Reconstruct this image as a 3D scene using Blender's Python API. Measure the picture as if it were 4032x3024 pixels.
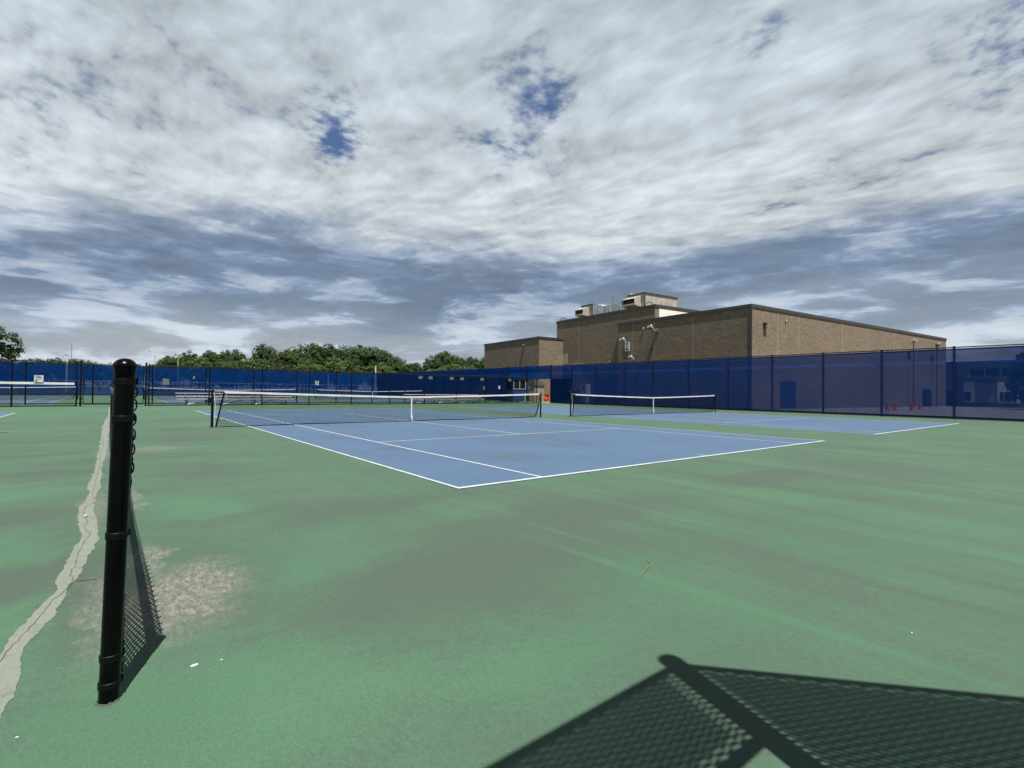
import bpy, math, random
from mathutils import Vector, Matrix
R = math.radians
random.seed(7)
scene = bpy.context.scene
for o in list(bpy.data.objects): bpy.data.objects.remove(o)
C = scene.collection

# ------------------------------------------------------------ camera
YAW, PITCH, ROLL = .6711, .0136, .0127
fw = Vector((math.sin(YAW)*math.cos(PITCH), math.cos(YAW)*math.cos(PITCH), math.sin(PITCH)))
rt = Vector((math.cos(YAW), -math.sin(YAW), 0)); up = rt.cross(fw)
r2 = rt*math.cos(ROLL)+up*math.sin(ROLL); u2 = -rt*math.sin(ROLL)+up*math.cos(ROLL)
cd = bpy.data.cameras.new("camera"); cam = bpy.data.objects.new("camera", cd); C.objects.link(cam)
cam.matrix_world = Matrix(((r2.x, u2.x, -fw.x, -3.248), (r2.y, u2.y, -fw.y, -5.082), (r2.z, u2.z, -fw.z, 1.172), (0, 0, 0, 1)))
cd.sensor_width = 36; cd.lens = 36*1990.5/4032; cd.clip_start = .02; cd.clip_end = 5000
scene.camera = cam

# ------------------------------------------------------------ exposure, sun
scene.view_settings.view_transform = 'Standard'; scene.view_settings.look = 'None'
scene.view_settings.gamma = 1; scene.view_settings.exposure = 1.0
SUN_AZ = math.atan2(-.148, -.464)          # where the sun stands, from +y towards +x
SUN_EL = R(69)
sun_dir = Vector((math.sin(SUN_AZ)*math.cos(SUN_EL), math.cos(SUN_AZ)*math.cos(SUN_EL), math.sin(SUN_EL)))
sd = bpy.data.lights.new("sun", 'SUN'); sd.energy = 5.0; sd.angle = R(.36); sd.color = (1, .965, .9)
so = bpy.data.objects.new("sun", sd); C.objects.link(so); so.location = (-10, -20, 60)
so.rotation_euler = sun_dir.to_track_quat('Z', 'Y').to_euler()

# ------------------------------------------------------------ node helper
class NT:
    def __init__(s, tree): s.t = tree; s.n = tree.nodes; s.l = tree.links
    def new(s, kind, **kw):
        nd = s.n.new(kind)
        for k, v in kw.items(): setattr(nd, k, v)
        return nd
    def put(s, sock, v):
        if isinstance(v, bpy.types.NodeSocket): s.l.new(v, sock)
        elif isinstance(v, (tuple, list)) and sock.type == 'RGBA' and len(v) == 3: sock.default_value = (*v, 1)
        else: sock.default_value = v
    def math(s, op, a, b=0., c=None, clamp=False):
        nd = s.new('ShaderNodeMath', operation=op, use_clamp=clamp); s.put(nd.inputs[0], a); s.put(nd.inputs[1], b)
        if c is not None: s.put(nd.inputs[2], c)
        return nd.outputs[0]
    def vmath(s, op, a, b=(0, 0, 0)):
        nd = s.new('ShaderNodeVectorMath', operation=op); s.put(nd.inputs[0], a); s.put(nd.inputs[1], b)
        return nd.outputs['Value'] if op in ('DOT_PRODUCT', 'LENGTH', 'DISTANCE') else nd.outputs[0]
    def noise(s, vec, scale, detail=5., rough=.55, dist=0.):
        nd = s.new('ShaderNodeTexNoise'); s.put(nd.inputs['Vector'], vec); nd.inputs['Scale'].default_value = scale
        nd.inputs['Detail'].default_value = detail; nd.inputs['Roughness'].default_value = rough; nd.inputs['Distortion'].default_value = dist
        return nd.outputs['Fac']
    def noisec(s, vec, scale, detail=3.):
        nd = s.new('ShaderNodeTexNoise'); s.put(nd.inputs['Vector'], vec); nd.inputs['Scale'].default_value = scale
        nd.inputs['Detail'].default_value = detail; return nd.outputs['Color']
    def mapping(s, vec, loc=(0, 0, 0), rot=(0, 0, 0), scale=(1, 1, 1), kind='POINT'):
        nd = s.new('ShaderNodeMapping', vector_type=kind); s.put(nd.inputs[0], vec)
        nd.inputs['Location'].default_value = loc; nd.inputs['Rotation'].default_value = rot; nd.inputs['Scale'].default_value = scale
        return nd.outputs[0]
    def smooth(s, v, a, b, lo=0., hi=1.):
        nd = s.new('ShaderNodeMapRange', interpolation_type='SMOOTHSTEP'); s.put(nd.inputs[0], v)
        s.put(nd.inputs[1], a); s.put(nd.inputs[2], b); s.put(nd.inputs[3], lo); s.put(nd.inputs[4], hi)
        return nd.outputs[0]
    def mix(s, f, a, b, mode='MIX'):
        nd = s.new('ShaderNodeMix', data_type='RGBA', blend_type=mode); s.put(nd.inputs[0], f); s.put(nd.inputs[6], a); s.put(nd.inputs[7], b)
        return nd.outputs[2]
    def ramp(s, v, stops):
        nd = s.new('ShaderNodeValToRGB'); s.put(nd.inputs[0], v); e = nd.color_ramp.elements
        while len(e) < len(stops): e.new(.5)
        for k, (p, c) in enumerate(stops): e[k].position = p; e[k].color = (*c, 1)
        return nd.outputs[0]
    def sep(s, v):
        nd = s.new('ShaderNodeSeparateXYZ'); s.put(nd.inputs[0], v); return nd.outputs
    def comb(s, x, y, z=0.):
        nd = s.new('ShaderNodeCombineXYZ'); s.put(nd.inputs[0], x); s.put(nd.inputs[1], y); s.put(nd.inputs[2], z); return nd.outputs[0]

# ------------------------------------------------------------ sky
world = bpy.data.worlds.new("World"); scene.world = world; world.use_nodes = True
w = NT(world.node_tree); w.n.clear()
out = w.new('ShaderNodeOutputWorld'); bg = w.new('ShaderNodeBackground'); bg.inputs[1].default_value = .1
w.l.new(bg.outputs[0], out.inputs[0])
sky = w.new('ShaderNodeTexSky', sky_type='NISHITA', sun_disc=False); sky.sun_elevation = SUN_EL; sky.sun_rotation = SUN_AZ
sky.air_density = 1.; sky.dust_density = .4
D = w.new('ShaderNodeTexCoord').outputs['Generated']
sx, sy, sz = w.sep(D)
zz = w.math('ADD', w.math('MAXIMUM', sz, 0.), .085)
pl = w.comb(w.math('DIVIDE', sx, zz), w.math('DIVIDE', sy, zz))
warp = w.vmath('MULTIPLY', w.vmath('SUBTRACT', w.noisec(pl, .9, 2.), (.5, .5, .5)), (.34, .34, 0))
pw = w.vmath('ADD', pl, warp)
pst = w.mapping(pw, rot=(0, 0, R(44)), scale=(1., .55, 1))      # streets of cloud run away from the viewer
n_big = w.noise(pst, .55, 3., .5)
n_mid = w.noise(pst, 1.9, 6., .52, .1)
n_dap = w.noise(w.mapping(pw, rot=(0, 0, R(-50)), scale=(1, .62, 1)), 7.5, 4., .52, .1)
n_low = w.noise(w.mapping(D, scale=(4.2, 4.2, 17)), 1.5, 7., .56, .25)      # flat layered bases near the horizon
n_fin = w.noise(pw, 22., 4., .55)
dens = w.math('ADD', w.math('ADD', w.math('MULTIPLY', n_mid, .36), w.math('MULTIPLY', n_dap, .34)), w.math('MULTIPLY', n_fin, .30))
hole = 0.
for (hx, hy, hz, rad, amt) in ((.300, .855, .424, .030, .26), (.285, .850, .443, .035, .12), (.540, .636, .551, .055, .115), (.588, .642, .493, .040, .17),
        (.526, .719, .454, .050, .10), (.757, .364, .542, .045, .15), (.89, .06, .478, .085, .19), (.162, .872, .461, .08, .04), (-.108, .888, .447, .09, .06),
        (-.115, .931, .346, .09, .10), (.573, .711, .408, .05, .10), (.849, .369, .378, .05, .07), (.36, .80, .49, .07, .05)):
    v = Vector((hx, hy, hz)).normalized()
    dd = w.vmath('DISTANCE', D, tuple(v))
    g = w.smooth(dd, 0., rad*2.3, amt*.72, 0.)
    hole = w.math('ADD', hole, g)
dn = w.math('SUBTRACT', dens, hole)
cover = w.smooth(dn, .25, .43)
cover = w.math('MAXIMUM', cover, w.smooth(sz, .36, .27))
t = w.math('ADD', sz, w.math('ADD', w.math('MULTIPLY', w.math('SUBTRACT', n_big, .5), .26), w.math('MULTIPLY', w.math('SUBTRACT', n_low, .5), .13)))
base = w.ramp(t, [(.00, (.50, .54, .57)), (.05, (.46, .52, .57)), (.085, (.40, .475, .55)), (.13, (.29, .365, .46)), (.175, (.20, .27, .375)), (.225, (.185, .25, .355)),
                  (.258, (.27, .34, .435)), (.31, (.60, .65, .67)), (.43, (.54, .60, .635)), (.60, (.50, .57, .61)), (.74, (.13, .16, .19)), (1., (.07, .10, .14))])  # last stops: unseen cloud overhead, darkened on purpose to weaken the ambient fill
psh = w.vmath('ADD', pw, (-.016, -.045, 0))                 # a step towards the sun: the flank facing it is lit
n_mid2 = w.noise(w.mapping(psh, rot=(0, 0, R(44)), scale=(1., .55, 1)), 1.9, 6., .52, .1)
n_dap2 = w.noise(w.mapping(psh, rot=(0, 0, R(-50)), scale=(1, .62, 1)), 7.5, 4., .52, .1)
relief = w.math('ADD', w.math('MULTIPLY', w.math('SUBTRACT', n_dap, n_dap2), .55), w.math('MULTIPLY', w.math('SUBTRACT', n_mid, n_mid2), 1.0))
lum_hi = w.math('ADD', relief, w.math('ADD', w.math('MULTIPLY', w.math('SUBTRACT', n_mid, .5), 1.0), w.math('MULTIPLY', w.math('SUBTRACT', n_dap, .5), .7)))
lum_lo = w.math('ADD', w.math('MULTIPLY', w.math('SUBTRACT', n_low, .5), 1.0), w.smooth(n_low, .47, .58, -.12, .26))
el = w.smooth(sz, .12, .36)
lum = w.math('ADD', w.math('MULTIPLY', lum_hi, w.math('ADD', w.math('MULTIPLY', el, .85), .12)), w.math('MULTIPLY', lum_lo, w.math('SUBTRACT', 1., el)))
mul = w.math('MAXIMUM', w.math('ADD', 1., lum), .66)
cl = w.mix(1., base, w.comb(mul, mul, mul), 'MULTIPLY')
# bright billow tops
bw = w.math('MULTIPLY', w.smooth(w.math('ADD', lum, w.math('MULTIPLY', w.smooth(w.math('ABSOLUTE', w.math('SUBTRACT', sz, .30)), 0., .09, .14, 0.), 1.)), .16, .55), .7)
cl = w.mix(bw, cl, (.72, .755, .765))
wisp = w.smooth(n_low, .60, .74)
cl = w.mix(w.math('MULTIPLY', wisp, w.smooth(sz, .20, .02, 0., .55)), cl, (.74, .73, .68))
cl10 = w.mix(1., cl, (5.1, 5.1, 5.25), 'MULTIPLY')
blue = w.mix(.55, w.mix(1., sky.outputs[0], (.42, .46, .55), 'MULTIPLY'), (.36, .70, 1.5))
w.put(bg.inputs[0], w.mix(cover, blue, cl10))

# ------------------------------------------------------------ mesh helpers
class MB:
    def __init__(s): s.v = []; s.f = []
    def add(s, vs, fs):
        o = len(s.v); s.v += [tuple(q) for q in vs]; s.f += [tuple(i+o for i in f) for f in fs]
    def box(s, x0, y0, z0, x1, y1, z1):
        s.add([(x0, y0, z0), (x1, y0, z0), (x1, y1, z0), (x0, y1, z0), (x0, y0, z1), (x1, y0, z1), (x1, y1, z1), (x0, y1, z1)],
              [(0, 3, 2, 1), (4, 5, 6, 7), (0, 1, 5, 4), (1, 2, 6, 5), (2, 3, 7, 6), (3, 0, 4, 7)])
    def obox(s, M, x0, y0, z0, x1, y1, z1):
        n = len(s.v); s.box(x0, y0, z0, x1, y1, z1)
        for i in range(n, len(s.v)): s.v[i] = tuple(M @ Vector(s.v[i]))
    def rect(s, x0, y0, x1, y1, z): s.add([(x0, y0, z), (x1, y0, z), (x1, y1, z), (x0, y1, z)], [(0, 1, 2, 3)])
    def tube(s, pts, r, n=8, caps=True):
        pts = [Vector(p) for p in pts]; rr = r if isinstance(r, (list, tuple)) else [r]*len(pts)
        o = len(s.v); prev = None
        for i, p in enumerate(pts):
            a = pts[max(i-1, 0)]; b = pts[min(i+1, len(pts)-1)]; d = (b-a).normalized()
            if prev is None:
                h = Vector((0, 0, 1)) if abs(d.z) < .9 else Vector((1, 0, 0)); x = d.cross(h).normalized()
            else: x = (prev - d*prev.dot(d)).normalized()
            prev = x; y = d.cross(x)
            for k in range(n):
                an = 2*math.pi*k/n; s.v.append(tuple(p+(x*math.cos(an)+y*math.sin(an))*rr[i]))
        for i in range(len(pts)-1):
            for k in range(n):
                s.f.append((o+i*n+k, o+i*n+(k+1) % n, o+(i+1)*n+(k+1) % n, o+(i+1)*n+k))
        if caps: s.f.append(tuple(o+k for k in range(n))[::-1]); s.f.append(tuple(o+(len(pts)-1)*n+k for k in range(n)))
    def lathe(s, prof, n=16, c=(0, 0)):
        o = len(s.v)
        for r, z in prof:
            for k in range(n):
                a = 2*math.pi*k/n; s.v.append((c[0]+r*math.cos(a), c[1]+r*math.sin(a), z))
        for i in range(len(prof)-1):
            for k in range(n): s.f.append((o+i*n+k, o+i*n+(k+1) % n, o+(i+1)*n+(k+1) % n, o+(i+1)*n+k))
        s.f.append(tuple(o+k for k in range(n))[::-1]); s.f.append(tuple(o+(len(prof)-1)*n+k for k in range(n)))
    def build(s, name, mat, parent=None, smooth=False, loc=None):
        me = bpy.data.meshes.new(name); me.from_pydata(s.v, [], s.f); me.update()
        if mat: me.materials.append(mat)
        if smooth: me.polygons.foreach_set('use_smooth', [True]*len(me.polygons))
        o = bpy.data.objects.new(name, me); C.objects.link(o)
        if parent: o.parent = parent
        if loc: o.location = loc
        return o
def tag(o, label=None, cat=None, group=None, kind=None):
    if label: o['label'] = label
    if cat: o['category'] = cat
    if group: o['group'] = group
    if kind: o['kind'] = kind
    return o
def empty(name, loc, label, cat, group=None, rz=0):
    o = bpy.data.objects.new(name, None); C.objects.link(o); o.location = loc; o.rotation_euler = (0, 0, rz); o.empty_display_size = .2
    return tag(o, label, cat, group)
def dup(root, loc, label, rz=None, scale=None):
    r = root.copy(); C.objects.link(r); r.location = loc
    if rz is not None: r.rotation_euler = (0, 0, rz)
    if scale is not None: r.scale = scale
    r['label'] = label
    for ch in root.children:
        c = ch.copy(); C.objects.link(c); c.parent = r
        for g in ch.children:
            q = g.copy(); C.objects.link(q); q.parent = c
    return r
def struct(mb, name, mat): return tag(mb.build(name, mat), kind='structure')

# ------------------------------------------------------------ materials
K = .74
def mat(name, col, rough=.6, metal=0., var=.0, vscale=6., bump=0., bscale=40., spec=None):
    col = tuple(c*K for c in col)
    m = bpy.data.materials.new(name); m.use_nodes = True; q = NT(m.node_tree); b = q.n['Principled BSDF']
    b.inputs['Roughness'].default_value = rough; b.inputs['Metallic'].default_value = metal
    if spec is not None: b.inputs['Specular IOR Level'].default_value = spec
    co = q.new('ShaderNodeTexCoord').outputs['Object']
    if var:
        n = q.noise(co, vscale, 6.); f = q.smooth(n, .3, .7)
        q.put(b.inputs['Base Color'], q.mix(f, tuple(c*(1-var) for c in col), tuple(min(1, c*(1+var)) for c in col)))
    else: b.inputs['Base Color'].default_value = (*col, 1)
    if bump:
        bp = q.new('ShaderNodeBump'); bp.inputs['Strength'].default_value = bump; bp.inputs['Distance'].default_value = .01
        q.put(bp.inputs['Height'], q.noise(co, bscale, 4.)); q.l.new(bp.outputs[0], b.inputs['Normal'])
    return m
M = {}
M['black'] = mat('black_vinyl', (.0012, .0014, .0016), .24, var=.4, vscale=14, bump=.03, bscale=60, spec=.13)
M['band'] = mat('black_band', (.003, .0035, .004), .5, spec=.12)
M['blackpipe'] = mat('black_pipe', (.004, .005, .007), .35, spec=.25)
M['hem'] = mat('blue_hem', (.004, .022, .10), .8, spec=.05)
M['blackwire'] = mat('black_wire', (.003, .004, .005), .8, spec=.02)
M['bluepipe'] = mat('blue_pipe', (.002, .030, .16), .5, spec=.15)
M['bluewire'] = mat('blue_wire', (.002, .014, .075), .7, spec=.08)
M['cord'] = mat('net_cord', (.006, .007, .009), .9, spec=.02)
M['white'] = mat('white_vinyl', (.66, .68, .68), .5, var=.08, vscale=3)
M['strap'] = mat('white_strap', (.62, .64, .65), .7, var=.08)
M['alu'] = mat('aluminium', (.62, .63, .64), .5, .15, var=.15, vscale=4)
M['galv'] = mat('galvanised_duct', (.46, .52, .57), .5, .25, var=.25, vscale=2.5)
M['steel'] = mat('grey_steel', (.16, .165, .17), .5, .3, var=.2)
M['fascia'] = mat('brown_metal_fascia', (.050, .043, .037), .5, var=.15, vscale=1.5)
M['rtu'] = mat('beige_sheet_metal', (.40, .385, .32), .6, var=.22, vscale=1.6)
M['panel'] = mat('white_insulated_panel', (.85, .85, .80), .6, var=.07, vscale=.9)
M['dark'] = mat('dark_opening', (.006, .006, .007), .6)
M['sign'] = mat('sign_white', (.60, .64, .62), .5)
M['plate'] = mat('grey_plate', (.22, .26, .30), .6, var=.1)
M['ink'] = mat('sign_ink', (.05, .06, .06), .6)
M['lampw'] = mat('lamp_housing_white', (.62, .62, .60), .4)
M['lampg'] = mat('lamp_housing_bronze', (.045, .04, .035), .4)
M['door'] = mat('blue_door', (.010, .028, .10), .45, var=.1)
M['boothblue'] = mat('blue_painted_board', (.022, .065, .20), .5, var=.1)
M['glass'] = mat('window_glass', (.012, .018, .028), .08, var=.2, vscale=2)
M['winw'] = mat('white_window_frame', (.5, .52, .52), .5)
M['stone'] = mat('white_stone_block', (.40, .38, .34), .8, var=.3, vscale=9)
M['shed'] = mat('beige_siding', (.33, .27, .21), .6, var=.1)
M['shingle'] = mat('grey_shingle', (.085, .09, .09), .8, var=.25, vscale=8)
M['orange'] = mat('orange_mesh', (.36, .05, .015), .7, var=.5, vscale=3)
M['cone'] = mat('red_orange_cone', (.62, .03, .02), .5)
M['yellow'] = mat('yellow_goal_paint', (.50, .47, .16), .5)
M['wood'] = mat('tan_wood', (.24, .17, .10), .7, var=.2)
M['bark'] = mat('bark', (.07, .06, .05), .9, var=.3, vscale=3)
M['concrete'] = mat('concrete', (.20, .19, .175), .85, var=.15, vscale=.6, bump=.2)
M['line'] = None

def screen_mat(name, trans, angle=True, k=1.):
    m = bpy.data.materials.new(name); m.use_nodes = True; q = NT(m.node_tree); q.n.clear()
    o = q.new('ShaderNodeOutputMaterial'); co = q.new('ShaderNodeTexCoord').outputs['Object']
    n = q.noise(q.mapping(co, scale=(1.2, 1.2, .45)), 1.3, 6., .65, .6)
    n2 = q.noise(co, .35, 2.)
    c = q.mix(q.smooth(n, .3, .7), tuple(v*k for v in (.0010, .0330, .165)), tuple(v*k for v in (.0020, .0450, .210)))
    df = q.new('ShaderNodeBsdfDiffuse'); q.put(df.inputs[0], c)
    bp = q.new('ShaderNodeBump'); bp.inputs['Strength'].default_value = .14; bp.inputs['Distance'].default_value = .05
    q.put(bp.inputs['Height'], n); q.l.new(bp.outputs[0], df.inputs['Normal'])
    tl = q.new('ShaderNodeBsdfTranslucent'); q.put(tl.inputs[0], (.001, .010, .035))
    a = q.new('ShaderNodeAddShader'); q.l.new(df.outputs[0], a.inputs[0]); q.l.new(tl.outputs[0], a.inputs[1])
    tr = q.new('ShaderNodeBsdfTransparent'); q.put(tr.inputs[0], (.80, .86, 1.))
    mx = q.new('ShaderNodeMixShader')
    lw = q.new('ShaderNodeLayerWeight'); lw.inputs['Blend'].default_value = .5     # woven cloth: the slanter the look through it, the less gets through
    cs = q.math('MAXIMUM', q.math('SUBTRACT', 1., lw.outputs['Facing']), .08)
    tt = q.math('POWER', trans, q.math('DIVIDE', 1., cs)) if angle else q.math('ADD', trans, 0.)
    tt = q.math('MULTIPLY', tt, q.smooth(q.math('ADD', q.math('MULTIPLY', n, .5), q.math('MULTIPLY', n2, .5)), .3, .7, 1.25, .8))
    q.put(mx.inputs[0], q.math('SUBTRACT', 1., tt))
    q.l.new(tr.outputs[0], mx.inputs[1]); q.l.new(a.outputs[0], mx.inputs[2]); q.l.new(mx.outputs[0], o.inputs[0])
    return m
M['screen'] = screen_mat('blue_windscreen', .21, True, 1.5)
M['screenfar'] = screen_mat('blue_windscreen_far', .17, True, .72)
M['screendense'] = screen_mat('blue_windscreen_dense', .12, True, 1.0)
M['screenback'] = screen_mat('windscreen_behind', .36, False)

def brick_mat():
    m = bpy.data.materials.new('brown_brick'); m.use_nodes = True; q = NT(m.node_tree); b = q.n['Principled BSDF']
    g = q.new('ShaderNodeNewGeometry'); co = q.new('ShaderNodeTexCoord').outputs['Object']
    x, y, z = q.sep(co); nx = q.sep(q.new('ShaderNodeTexCoord').outputs['Normal'])[0]
    fac = q.math('GREATER_THAN', q.math('ABSOLUTE', nx), .5)
    mxn = q.new('ShaderNodeMix', data_type='FLOAT'); q.put(mxn.inputs[0], fac); q.put(mxn.inputs[2], x); q.put(mxn.inputs[3], y)
    uv = q.comb(mxn.outputs[0], z)
    br = q.new('ShaderNodeTexBrick'); q.put(br.inputs['Vector'], uv); br.offset = .5
    for k, v in (('Scale', 1.), ('Mortar Size', .006), ('Brick Width', .30), ('Row Height', .10), ('Bias', 0.)): br.inputs[k].default_value = v
    q.put(br.inputs['Color1'], (.160, .122, .080)); q.put(br.inputs['Color2'], (.265, .205, .135)); q.put(br.inputs['Mortar'], (.24, .20, .15))
    n = q.noise(q.mapping(uv, scale=(.55, 2.6, 1)), 1.6, 8., .72, .8); n2 = q.noise(uv, .25, 4.)
    c = q.mix(q.smooth(n, .3, .72, 0., .6), br.outputs[0], q.mix(1., br.outputs[0], (.62, .62, .64), 'MULTIPLY'))
    c = q.mix(q.smooth(n2, .35, .7, 0., .22), c, (.13, .10, .07)); c = q.mix(1., c, (K*1.02, K*.99, K), 'MULTIPLY')
    st = q.noise(q.mapping(uv, scale=(1.6, .12, 1)), 1.4, 6., .7); c = q.mix(q.smooth(st, .50, .72, 0., .18), c, (.075, .062, .048))
    q.put(b.inputs['Base Color'], c); b.inputs['Roughness'].default_value = .9
    return m
M['brick'] = brick_mat()

def leaf_mat(name, c1, c2):
    m = bpy.data.materials.new(name); m.use_nodes = True; q = NT(m.node_tree); b = q.n['Principled BSDF']
    g = q.new('ShaderNodeNewGeometry'); oi = q.new('ShaderNodeObjectInfo').outputs['Random']
    f = q.math('ADD', q.math('MULTIPLY', g.outputs['Random Per Island'], .6), q.math('MULTIPLY', oi, .4))
    q.put(b.inputs['Base Color'], q.mix(1., q.mix(f, c1, c2), (K*1.1, K*1.1, K*1.1), 'MULTIPLY')); b.inputs['Roughness'].default_value = .75; b.inputs['Specular IOR Level'].default_value = .2
    o = q.n['Material Output']; tl = q.new('ShaderNodeBsdfTranslucent'); q.put(tl.inputs[0], tuple(c*1.2 for c in c2))
    mx = q.new('ShaderNodeMixShader'); mx.inputs[0].default_value = .2
    q.l.new(b.outputs[0], mx.inputs[1]); q.l.new(tl.outputs[0], mx.inputs[2]); q.l.new(mx.outputs[0], o.inputs[0])
    return m
M['leaf'] = leaf_mat('leaves_dark', (.026, .048, .014), (.052, .088, .027))
M['leaflight'] = leaf_mat('leaves_light', (.055, .090, .024), (.098, .138, .042))
M['leafdry'] = leaf_mat('leaves_dry', (.060, .065, .040), (.095, .095, .060))

def court_mat(name, green):
    m = bpy.data.materials.new(name); m.use_nodes = True; q = NT(m.node_tree); b = q.n['Principled BSDF']
    co = q.new('ShaderNodeTexCoord').outputs['Object']
    x, y, z = q.sep(co)
    wv = q.vmath('MULTIPLY', q.vmath('SUBTRACT', q.noisec(co, 1.1, 5.), (.5, .5, .5)), (1.5, 1.5, 0))
    wf = q.vmath('MULTIPLY', q.vmath('SUBTRACT', q.noisec(co, 5., 6.), (.5, .5, .5)), (.5, .5, 0))
    cw = q.vmath('ADD', co, wv)
    if green:
        base = q.mix(q.smooth(q.noise(cw, .5, 5.), .3, .7), (.058, .136, .078), (.071, .157, .090))
        dirt = (.062, .092, .069)
    else:
        base = q.mix(q.smooth(q.noise(cw, .6, 5.), .3, .7), (.066, .121, .208), (.074, .134, .228))
        dirt = (.068, .095, .130)
    n1 = q.noise(co, .42, 10., .70, .3)
    sxn = q.noise(q.mapping(cw, scale=(.22, 1.5, 1)), .9, 7., .62)                       # streaks along the baselines
    srn = q.noise(q.mapping(q.vmath('ADD', co, q.vmath('MULTIPLY', wv, (.12, .5, 0))), rot=(0, 0, R(4)), scale=(1.9, .13, 1)), 1.3, 8., .66)   # sweeps of the broom on the near side
    right = q.smooth(x, -2., .5)
    st = q.mix(right, q.comb(sxn, sxn, sxn), q.comb(srn, srn, srn))
    sv = q.sep(st)[0]
    dith = q.noise(q.mapping(co, rot=(0, 0, R(15)), scale=(1, .55, 1)), 34., 10., .92)
    amt = q.math('ADD', q.math('ADD', q.math('MULTIPLY', n1, .40), q.math('MULTIPLY', sv, .60)), q.math('MULTIPLY', q.math('SUBTRACT', dith, .5), .95))
    if green: extra = 0.
    else: extra = -.11
    spots = [(-1.3, -2.3, 1.5, .9, 20, .15), (.3, -1.6, 2.0, .5, -10, .10), (3.9, -1.7, 1.2, .42, 0, .16), (-3.9, 1.1, .5, .38, 0, .20), (-4.0, 4.0, .8, .30, 0, .20),
             (-3.75, -.9, .30, .42, 0, .24), (-2.3, 3.6, .8, 1.4, 0, .09), (-1.8, 8.3, 1.2, 1.0, 0, .12), (-1.9, 11., .9, .9, 0, .12), (-4.5, 6.4, 1.2, .25, 0, .14), (-4.5, 9., 1.2, .4, 0, .12),
             (-3.35, -1.2, .18, 1.1, 0, .2), (6., -2.5, 3., 1.2, -20, .06), (.4, -3.6, .8, .5, 30, .05), (-2.85, -1.6, .5, .8, 0, .16), (-1.5, -.4, .8, .9, 0, .08), (-.4, -.1, 1.0, .45, 0, .10), (-3.0, -2.95, .8, .55, 0, -.16), (-1.9, -3.3, .7, .4, -20, -.08), (-3.95, 2.4, .6, .7, 0, -.13), (-2.55, .7, .45, .7, 0, -.14), (-3.8, -2.0, .2, .5, 0, -.15), (-3.8, .2, .25, .4, 0, -.15), (-.50, -3.4, .06, 1.3, 4, -.24), (-.30, -2.0, .03, .8, 6, -.14), (1.2, -3.2, .25, 1.6, 0, -.08), (2.9, -3.2, .3, 1.6, 0, -.08)] if green else \
            [(1.2, 4.3, .55, .42, 20, .17), (2.4, 2.1, .7, .45, 30, .09), (4.9, 2.9, .9, .35, 0, .11), (1.0, 7.3, 1.3, .7, 0, .09), (5.6, 4.8, 1.6, .7, 0, .08)]
    for (px, py, rx, ry, rot, a) in spots:
        v = q.mapping(q.vmath('ADD', co, wf if rx > .1 else q.vmath('MULTIPLY', wf, (.12, .12, 0))), loc=(px, py, 0), rot=(0, 0, R(rot)), scale=(rx, ry, 1), kind='TEXTURE')
        v = q.vmath('MULTIPLY', v, (1, 1, 0))
        extra = q.math('ADD', extra, q.smooth(q.vmath('LENGTH', v), .25, 1.25, a, 0.))
    far = q.smooth(y, 14., 26., 0., -.1)
    f = q.smooth(q.math('ADD', q.math('ADD', amt, extra), far), .33, .66, 0., .95)
    c = q.mix(f, base, dirt)
    if green:                                                    # places worn down to bare grey
        bare = 0.
        for (px, py, rx, ry, rot, a) in ((-2.90, -1.66, .36, .64, -14, 1.), (-3.02, -.9, .12, .5, 0, .8), (-3.05, 1.45, .07, .75, 0, .9), (-2.6, 6.6, .55, .5, 0, .6), (-3.25, -1.6, .13, .75, 0, .55), (-3.33, 1.3, .12, 1.3, 0, .5), (-3.3, 6.3, .15, 1.3, 0, .6), (-3.0, -1.9, .25, .45, 0, .5)):
            v = q.mapping(q.vmath('ADD', co, wf), loc=(px, py, 0), rot=(0, 0, R(rot)), scale=(rx, ry, 1), kind='TEXTURE')
            v = q.vmath('MULTIPLY', v, (1, 1, 0))
            bare = q.math('MAXIMUM', bare, q.smooth(q.vmath('LENGTH', v), .35, 1.2, a, 0.))
        gr = q.noise(q.mapping(co, rot=(0, 0, R(-35)), scale=(1, .38, 1)), 34., 9., .85, .1)
        bf = q.math('MULTIPLY', bare, q.smooth(gr, .30, .62, .5, 1.))
        c = q.mix(bf, c, q.mix(q.smooth(gr, .40, .66), (.100, .108, .092), (.270, .262, .222)))
    # pale scuffs and dark specks
    sc = q.noise(q.mapping(cw, rot=(0, 0, R(35)), scale=(1, .12, 1)), 9., 4., .6)
    c = q.mix(q.smooth(sc, .66, .80, 0., .22), c, (.15, .20, .17))
    vo = q.new('ShaderNodeTexVoronoi', feature='F1'); q.put(vo.inputs['Vector'], co); vo.inputs['Scale'].default_value = 7.
    c = q.mix(q.math('MULTIPLY', q.smooth(vo.outputs['Distance'], .05, .02), .6), c, (.04, .05, .04))
    fine = q.noise(co, 260., 3., .7); fine2 = q.noise(q.mapping(co, rot=(0, 0, R(20)), scale=(1, .6, 1)), 85., 7., .85)
    k = q.math('ADD', q.math('MULTIPLY', q.smooth(fine, .3, .7), .26), q.math('ADD', q.math('MULTIPLY', q.smooth(fine2, .32, .68), .32), .71))
    c = q.mix(1., c, q.comb(k, k, k), 'MULTIPLY')
    c = q.mix(1., c, (.665, .665, .665), 'MULTIPLY')
    q.put(b.inputs['Base Color'], c); b.inputs['Roughness'].default_value = .78; b.inputs['Specular IOR Level'].default_value = .3
    bp = q.new('ShaderNodeBump'); bp.inputs['Strength'].default_value = .35; bp.inputs['Distance'].default_value = .003
    q.put(bp.inputs['Height'], fine); q.l.new(bp.outputs[0], b.inputs['Normal'])
    return m
M['green'] = court_mat('green_acrylic', True); M['blue'] = court_mat('blue_acrylic', False)
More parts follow.
